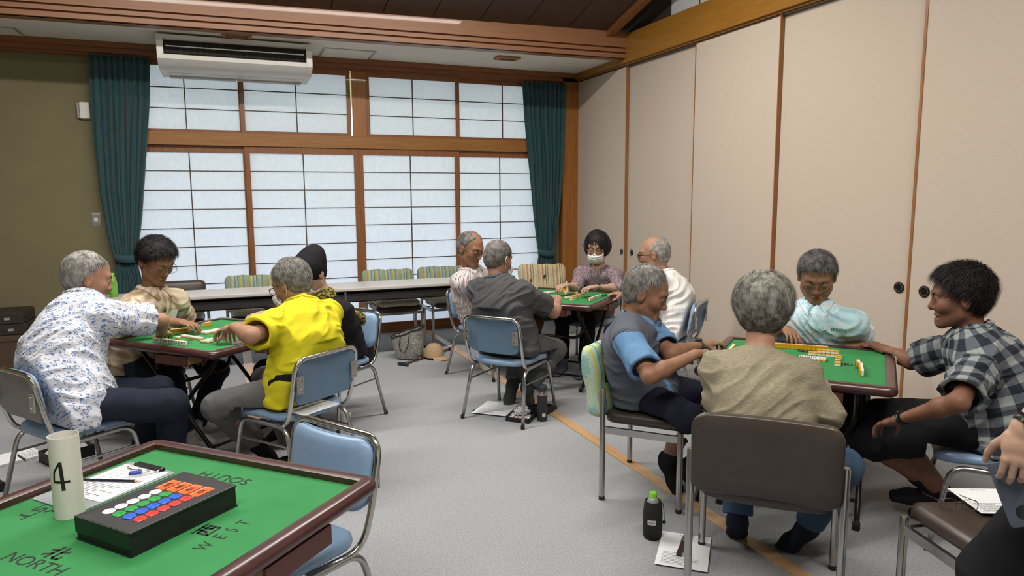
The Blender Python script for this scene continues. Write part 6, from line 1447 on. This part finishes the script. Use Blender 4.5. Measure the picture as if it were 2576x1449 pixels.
FB_ = M('flask_black', '22262b', .5); MB().lathe([(.033, 0), (.035, .004), (.035, .175), (.034, .18)], 24).obj('flask_body', FB_, th); MB().lathe([(.0345, .18), (.0345, .203), (.033, .207)], 24).obj('steel_neck', M('brushed_steel', 'b8aaa0', .25, 1.), th)
MB().lathe([(.034, .207), (.0355, .212), (.0345, .235), (.028, .246), (.005, .250)], 24).obj('lid', M('flask_lid', '2b333a', .45), th)
an_ = math.atan2(-4.135, -1.905); b = MB(); tq2 = lambda p: ((.0353)*math.cos(an_+.35+p[0]/.035), (.0353)*math.sin(an_+.35+p[0]/.035), .045+p[1])
for k in range(4): xa, xb = -.012+.006*k, -.012+.006*(k+1); b.add([tq2((xa, -.012)), tq2((xb, -.012)), tq2((xb, .012)), tq2((xa, .012))], [(0, 1, 2, 3)])
b.obj('sticker', M('white_sticker', 'd0cfcb', .6), th)
# knit-cap player's handbag, cup on the floor
hb = empty('handbag', (.830, 4.960, 0), rad(130)); tag(hb, 'black cloth handbag with pale straps hanging on the knit-cap player\'s chair', 'bag')
def hT(p): x, y, z = p; return (x*(1+.10*math.sin(z*14)), y*(1+.2*math.sin(z*9+1)), z)
MB().slab(.26, .11, .045, [(.03, .30), (.008, .315), (0, .35), (.004, .44), (.02, .53), (.03, .545)], nside=5, T=hT).obj('bag_body', M('black_bag_cloth', '161618', .8, bump=.3, bsc=90, bdist=.004), hb, angle=180)
STRAP = M('pale_strap_leather', 'b5a594', .5)
for s_ in (-1, 1): MB().tube(fillet([(-.07, s_*.03, .53), (-.075, s_*.035, .66), (-.02, s_*.04, .73), (.05, s_*.035, .68), (.07, s_*.03, .53)], .05, 6), .007, 8, flat=.6).obj('strap', STRAP, hb, angle=180)
cu = empty('paper_cup', (.665, 4.60, 0)); tag(cu, 'small white cylinder standing on the carpet behind the yellow polo player\'s chair', 'cup')
MB().lathe([(.034, 0), (.036, .004), (.037, .075), (.036, .078), (.033, .078), (.032, .01)], 22).obj('cup_wall', PAP, cu)
# paper on the yellow polo's seat
paper(.315, 3.64, .4385, rad(35), 'white sheet of paper on the blue seat under the yellow polo player', w=.24, h=.30, table=False, seed=9)
# cooler bag, cap, cane
FOIL = NT('silver_foil'); co = FOIL.coords(); n_ = FOIL.noise(co, 70, 3); FOIL.col(FOIL.ramp(n_, 0, [(.35, lin('8a8780')), (.65, lin('c9c5bc'))]), 0); FOIL.set(Roughness=.35, Metallic=.7); FOIL.bump(n_, 0, .8, .006); FOIL = FOIL.m
cbg = empty('cooler_bag', (1.53, 6.30, 0), rad(-20)); tag(cbg, 'silver foil cooler bag with black trim standing open on the carpet', 'bag')
b = MB(); n = 36; rings = [(.10, .065, 0, 0), (.125, .085, .02, 0), (.135, .095, .10, -.006), (.15, .10, .20, -.012), (.155, .10, .255, -.016), (.150, .095, .255, -.016), (.13, .085, .06, -.004), (.10, .065, .03, 0)]; vs = []
for (a_, c_, z_, sh_) in rings:
    for k in range(n):
        t_ = 2*math.pi*k/n; se = 2/3.2; x_, y_ = a_*np.sign(math.cos(t_))*abs(math.cos(t_))**se, c_*np.sign(math.sin(t_))*abs(math.sin(t_))**se; tl = (z_/.255)*(.05*(x_/.15)); vs.append((x_+sh_, y_, z_+tl+.004*math.sin(k*1.7+z_*40)))
fs = [(i*n+k, i*n+(k+1) % n, (i+1)*n+(k+1) % n, (i+1)*n+k) for i in range(len(rings)-1) for k in range(n)]+[tuple(range(n-1, -1, -1)), tuple((len(rings)-1)*n+k for k in range(n))]
b.add(vs, fs).obj('bag_body', FOIL, cbg, angle=60); rim = [vs[4*n+k] for k in range(n)]; MB().tube([*rim, rim[0]], .008, 8, False).obj('trim', M('black_webbing', '191818', .8), cbg, angle=180)
for s_ in (-1, 1): MB().tube(fillet([(-.075, s_*.101-.0, .235), (-.085, s_*.112, .12), (-.05, s_*.115, .06), (-.01, s_*.112, .12), (.01, s_*.101, .245)], .04, 6), .008, 8, flat=.5).obj('handle', M('black_webbing', '191818', .8), cbg, angle=180)
cn = MB(); t0_, t1_ = np.array((1.40, 6.03, .018)), np.array((2.02, 6.50, .018)); cd = (t1_-t0_)/np.linalg.norm(t1_-t0_)
cane = empty('walking_cane', tuple(t0_)); tag(cane, 'dark patterned walking cane lying on the carpet under the cooler bag and cap', 'cane')
def cane_mat():
    x = NT('patterned_cane'); co = x.coords('Object', (1, 1, 1)); v = x.n('ShaderNodeTexVoronoi'); v.inputs['Scale'].default_value = 45; x.l(co, 0, v, 'Vector'); c_ = x.math('LESS_THAN', v, 0, .30); n = x.noise(co, 14, 2); r = x.ramp(n, 0, [(.45, lin('b08a3a')), (.55, lin('a0503c'))]); m = x.mix(c_, 0, lin('201b1c'), (r, 0)); x.col(m, 2); x.set(Roughness=.35); return x.m
MB().tube([tuple(cd*.02), tuple(cd*.60)], .0105, 12).obj('shaft', cane_mat(), cane, angle=180); MB().tube([tuple(cd*.60), tuple(cd*.70)], .0095, 12).obj('lower_shaft', M('brown_cane_tip', '5a3a32', .4), cane, angle=180)
MB().tube([tuple(cd*.70), tuple(cd*.705), tuple(cd*.74), tuple(cd*.745)], [.011, .015, .015, .011], 12).obj('ferrule', RUB, cane, angle=180)
sd_ = np.array((-cd[1], cd[0], 0)); MB().tube([tuple(sd_*.055+cd*-.012), tuple(sd_*.05+cd*-.006), tuple(sd_*.02), tuple(-sd_*.03+cd*.003), tuple(-sd_*.058-cd*.012), tuple(-sd_*.062-cd*.014)], [.008, .014, .014, .015, .014, .008], 12).obj('grip', M('navy_grip', '1c222e', .5), cane, angle=180)
cp = empty('baseball_cap', (1.735, 6.195, 0), rad(-52)); tag(cp, 'tan baseball cap resting on the carpet against the silver cooler bag', 'cap')
TAN = M('tan_cap_cloth', 'a88c6c', .85, bump=.3, bsc=600, bdist=.0005); n, m_ = 28, 12; vs = []; fs = []
for j in range(m_+1):
    for i in range(n): a_, t_ = 2*math.pi*i/n, math.pi*.5*j/m_; rr_ = math.cos(t_)**.75; vs.append((.098*rr_*math.cos(a_), .088*rr_*math.sin(a_), .022+.125*math.sin(t_)))
for j in range(m_):
    for i in range(n): fs.append((j*n+i, j*n+(i+1) % n, (j+1)*n+(i+1) % n, (j+1)*n+i))
cr_ = MB().add(vs, fs).obj('crown', TAN, cp, angle=180); vs = []; fs = []
for j in range(7):
    for i in range(15): a_ = rad(-62+124*i/14); k_ = j/6; ro = .094+.072*k_*math.cos(a_)**.6; vs.append((ro*math.cos(a_), (.086+.02*k_)*math.sin(a_), .024-.020*k_-.02*k_*math.sin(a_)**2+.008))
vs += [(p[0], p[1], p[2]-.004) for p in vs]; q_ = 105
for j in range(6):
    for i in range(14): k_ = j*15+i; fs += [(k_, k_+1, k_+16, k_+15), (q_+k_, q_+k_+15, q_+k_+16, q_+k_+1)]
fs += [(6*15+i, 6*15+i+1, q_+6*15+i+1, q_+6*15+i) for i in range(14)]
MB().add(vs, fs).obj('brim', TAN, cp, angle=180); MB().lathe([(.006, 0), (.005, .004), (.001, .006)], 10, (0, 0, .146)).obj('button', TAN, cp)
# floor clutter by the print shirt's chair
clipboard(-1.25, 4.72, 0, rad(118), 'clipboard on the carpet at the far left edge, paper under its clip', w=.235, h=.32); paper(-1.245, 4.74, .0035, rad(120), 'paper sheet clipped to the board on the carpet at the far left edge', w=.20, h=.27, seed=6, table=False)
p2n = empty('ballpoint_pen', (-1.185, 4.69, .009), rad(-60)); tag(p2n, 'dark pen lying on the clipped paper on the carpet', 'pen'); MB().tube([(-.06, 0, 0), (.055, 0, 0)], .0045, 8).obj('barrel', CLIPD, p2n); MB().tube([(.055, 0, 0), (.066, 0, 0)], [.004, .001], 8).obj('tip', CHROME, p2n)
case_tray(-.94, 4.60, 0, rad(32), .24, .15, .065, 'black tray holding crumpled clear plastic on the carpet behind the paper tube', PLB)
case_tray(-1.27, 4.19, 0, rad(32), .22, .13, .045, 'black tray of red and white score sticks on the carpet at the far left edge', STK)
# brown cabinet with two attache cases by the green wall
BRC = M('brown_cabinet_vinyl', '4c3a2c', .5, bump=.1); ATT = M('black_attache_leather', '2a211c', .5, bump=.2, bsc=200)
cab = empty('low_cabinet', (-2.02, 7.30, 0)); tag(cab, 'low brown cabinet against the green wall behind the print shirt', 'cabinet')
MB().slab(.74, .52, .015, [(0, .05), (0, .338), (.004, .342)]).obj('body', BRC, cab, False); MB().slab(.76, .54, .02, [(.004, .30), (0, .304), (0, .340), (.006, .346)]).obj('lid', BRC, cab, False)
MB().box((-.35, -.24, 0), (.35, .24, .05)).obj('plinth', wood('cabinet_plinth', '8a7248', '9a8256', .6), cab, False)
b = MB(); [b.lathe([(.008, 0), (.007, .004)], 10, T=lambda p, x_=x_, z_=z_: (x_+p[0], -.262-p[2], z_+p[1])) for x_, z_ in ((.30, .28), (.34, .22))]; b.obj('studs', SCREW, cab)
def attache(z, dx, label):
    t = empty('attache_case', (-2.0+dx, 7.28, z), rad(2)); tag(t, label, 'case')
    MB().slab(.66, .42, .03, [(.006, 0), (0, .006), (0, .045)]).obj('lower_shell', ATT, t, angle=30); MB().slab(.66, .42, .03, [(0, .049), (0, .085), (.012, .097)]).obj('lid', ATT, t, angle=30)
    MB().box((-.31, -.212, .044), (.31, .2, .050)).obj('metal_band', M('dark_band', '3a3632', .4, .4), t, False)
    for x_ in (-.2, .2): boxo('latch', (x_-.02, -.218, .036), (x_+.02, -.208, .058), SCREW, t)
    boxo('name_plate', (-.04+.1, -.216, .066), (.04+.06, -.209, .074), M('brass_plate', 'b08a4a', .4, .7), t)
    MB().tube(fillet([(-.06, -.212, .05), (-.05, -.245, .05), (.05, -.245, .05), (.06, -.212, .05)], .02, 5), .006, 8).obj('handle', ATT, t, angle=180)
    return t
attache(.346, .02, 'lower of the two black attache cases stacked on the brown cabinet'); attache(.443, .0, 'upper of the two black attache cases stacked on the brown cabinet')
# empty brown chair's things
paper(2.385, 1.475, .456, rad(-25), 'stack of papers on the seat of the empty brown chair', w=.2, h=.2, seed=12, curl=0, table=False)
gl = empty('folded_glasses', (2.215, 1.48, .452), rad(-30)); tag(gl, 'pair of thin metal glasses lying on the empty brown chair', 'glasses'); paths = []
b = MB()
for s_ in (-1, 1):
    b.tube([(s_*.033+.026*np.sign(math.cos(t_))*abs(math.cos(t_))**.7, -.004, .021+.019*np.sign(math.sin(t_))*abs(math.sin(t_))**.8) for t_ in np.linspace(0, 2*math.pi, 25)], .0011, 6, False)
b.tube([(-.008, -.004, .026), (0, -.007, .029), (.008, -.004, .026)], .0012, 6); b.obj('frame', GMT, gl, angle=180)
for s_ in (-1, 1): MB().tube([(s_*.06, -.003, .028), (s_*.062, .02, .026), (s_*.060, .10, .008), (s_*.058, .128, .002)], .0013, 6).obj('temple', GMT, gl, angle=180)
b = MB()
for s_ in (-1, 1): b.add([(s_*.033+.0255*np.sign(math.cos(t_))*abs(math.cos(t_))**.7, -.004, .021+.0185*np.sign(math.sin(t_))*abs(math.sin(t_))**.8) for t_ in np.linspace(0, 2*math.pi, 24, endpoint=False)], [tuple(range(24))])
b.obj('lens', LENS, gl)
# tile held by the smiling player
o12, _, _, J12, hd12, _, _, _, _, _, _, _ = BUILT['P12']
tp = np.array(J12['wrR'])+(np.array(J12['tipR'])-np.array(J12['wrR']))*1.22+np.array((0, 0, -.028)); Z_ = Vector((-.6, -.75, .1)).normalized(); Y_ = Vector((0, 0, 1)); X_ = Y_.cross(Z_).normalized(); Y_ = Z_.cross(X_)
tile(Matrix(((X_.x, Y_.x, Z_.x, tp[0]), (X_.y, Y_.y, Z_.y, tp[1]), (X_.z, Y_.z, Z_.z, tp[2]), (0, 0, 0, 1))), 'white tile held between the fingers of the smiling checked-shirt player', None, False)
# ---- standing person at the right edge of the view
JS = dict(hip=(1.95, .97, .90), neck=(2.03, 1.05, 1.42), head=(2.02, 1.07, 1.59), shL=(1.92, .92, 1.37), shR=(2.15, 1.16, 1.37), elL=(1.83, .93, 1.16), elR=(2.19, 1.19, 1.12), wrL=(1.690, .992, .955), wrR=(2.20, 1.23, .89), tipL=(1.652, .973, .815), tipR=(2.20, 1.25, .73), knL=(1.815, 1.10, .50), knR=(1.95, .98, .49), anL=(1.82, 1.06, .09), anR=(1.95, .93, .09))
BUILT['P13'] = person('P13', JS, dict(h=135, look=(120, -15, 0), skin=SK3, seed=31, res=.9, label='standing person in black trousers at the right edge holding a phone', hair=dict(mat=HBLACK, n=2000, L=.03, lift=.004), thick=(.018, .010), seated=False,
   top=dict(mat=cloth('teal_shirt_cloth', '4f7480'), off=.018, sleeve=1.25, cuff=.05, hem=.97, untuck=False, collar=False, lap=.02, fold=.006), bot=dict(mat=BKT, r=(.098, .084, .08, .075), cut=.97), sock=SOCKB, watchL=DKM, palmL=(.75, .60, -.1), curlL=.75, hnd=.93, face=True))
ph = empty('phone', (1.672, 1.008, .862), 0); tag(ph, 'dark slate phone held in the hand of the standing person', 'phone')
zz_ = Vector((-.80, -.55, .22)).normalized(); yy_ = Vector((-.42, .12, .9)); yy_ = (yy_-zz_*yy_.dot(zz_)).normalized(); xx_ = yy_.cross(zz_)
ph.matrix_world = Matrix(((xx_.x, yy_.x, zz_.x, 1.700), (xx_.y, yy_.y, zz_.y, 1.001), (xx_.z, yy_.z, zz_.z, .797), (0, 0, 0, 1)))
MB().slab(.073, .152, .010, [(.002, -.004), (0, -.003), (0, .003), (.002, .004)]).obj('phone_body', M('slate_phone', '4a5260', .35), ph, angle=30)
MB().lathe([(.016, .004), (.0165, .0052), (.0145, .0055), (.001, .0055)], 24, (0, -.045+.09*0, 0)).obj('camera_ring', M('phone_camera', '23262c', .15), ph)

# chest lettering of the pale blue polo, set on the cloth
sh11 = [ch for ch in o11.children if ch.name.startswith('shirt')][0]
def on_cloth(P_, n_):
    ok, loc, nn, _ = sh11.ray_cast(Vector(tuple(np.array(P_)-org11+np.array(n_)*.3)), Vector(tuple(-np.array(n_)))); return (loc, nn) if ok else (Vector(tuple(np.array(P_)-org11)), Vector(tuple(n_)))
lc, ln = on_cloth(S11(.82)+l11*.12, f11); X_ = Vector(tuple(l11)); X_ = (X_-ln*X_.dot(ln)).normalized(); Y_ = ln.cross(X_)
tx = text_mesh('chest_lettering', 'DIXON', .018, INK, o11, None, mat=Matrix(((X_.x, Y_.x, ln.x, lc.x+ln.x*.009), (X_.y, Y_.y, ln.y, lc.y+ln.y*.009), (X_.z, Y_.z, ln.z, lc.z+ln.z*.009), (0, 0, 0, 1))), ext=.001); tx.scale = (1.25, 1, 1)
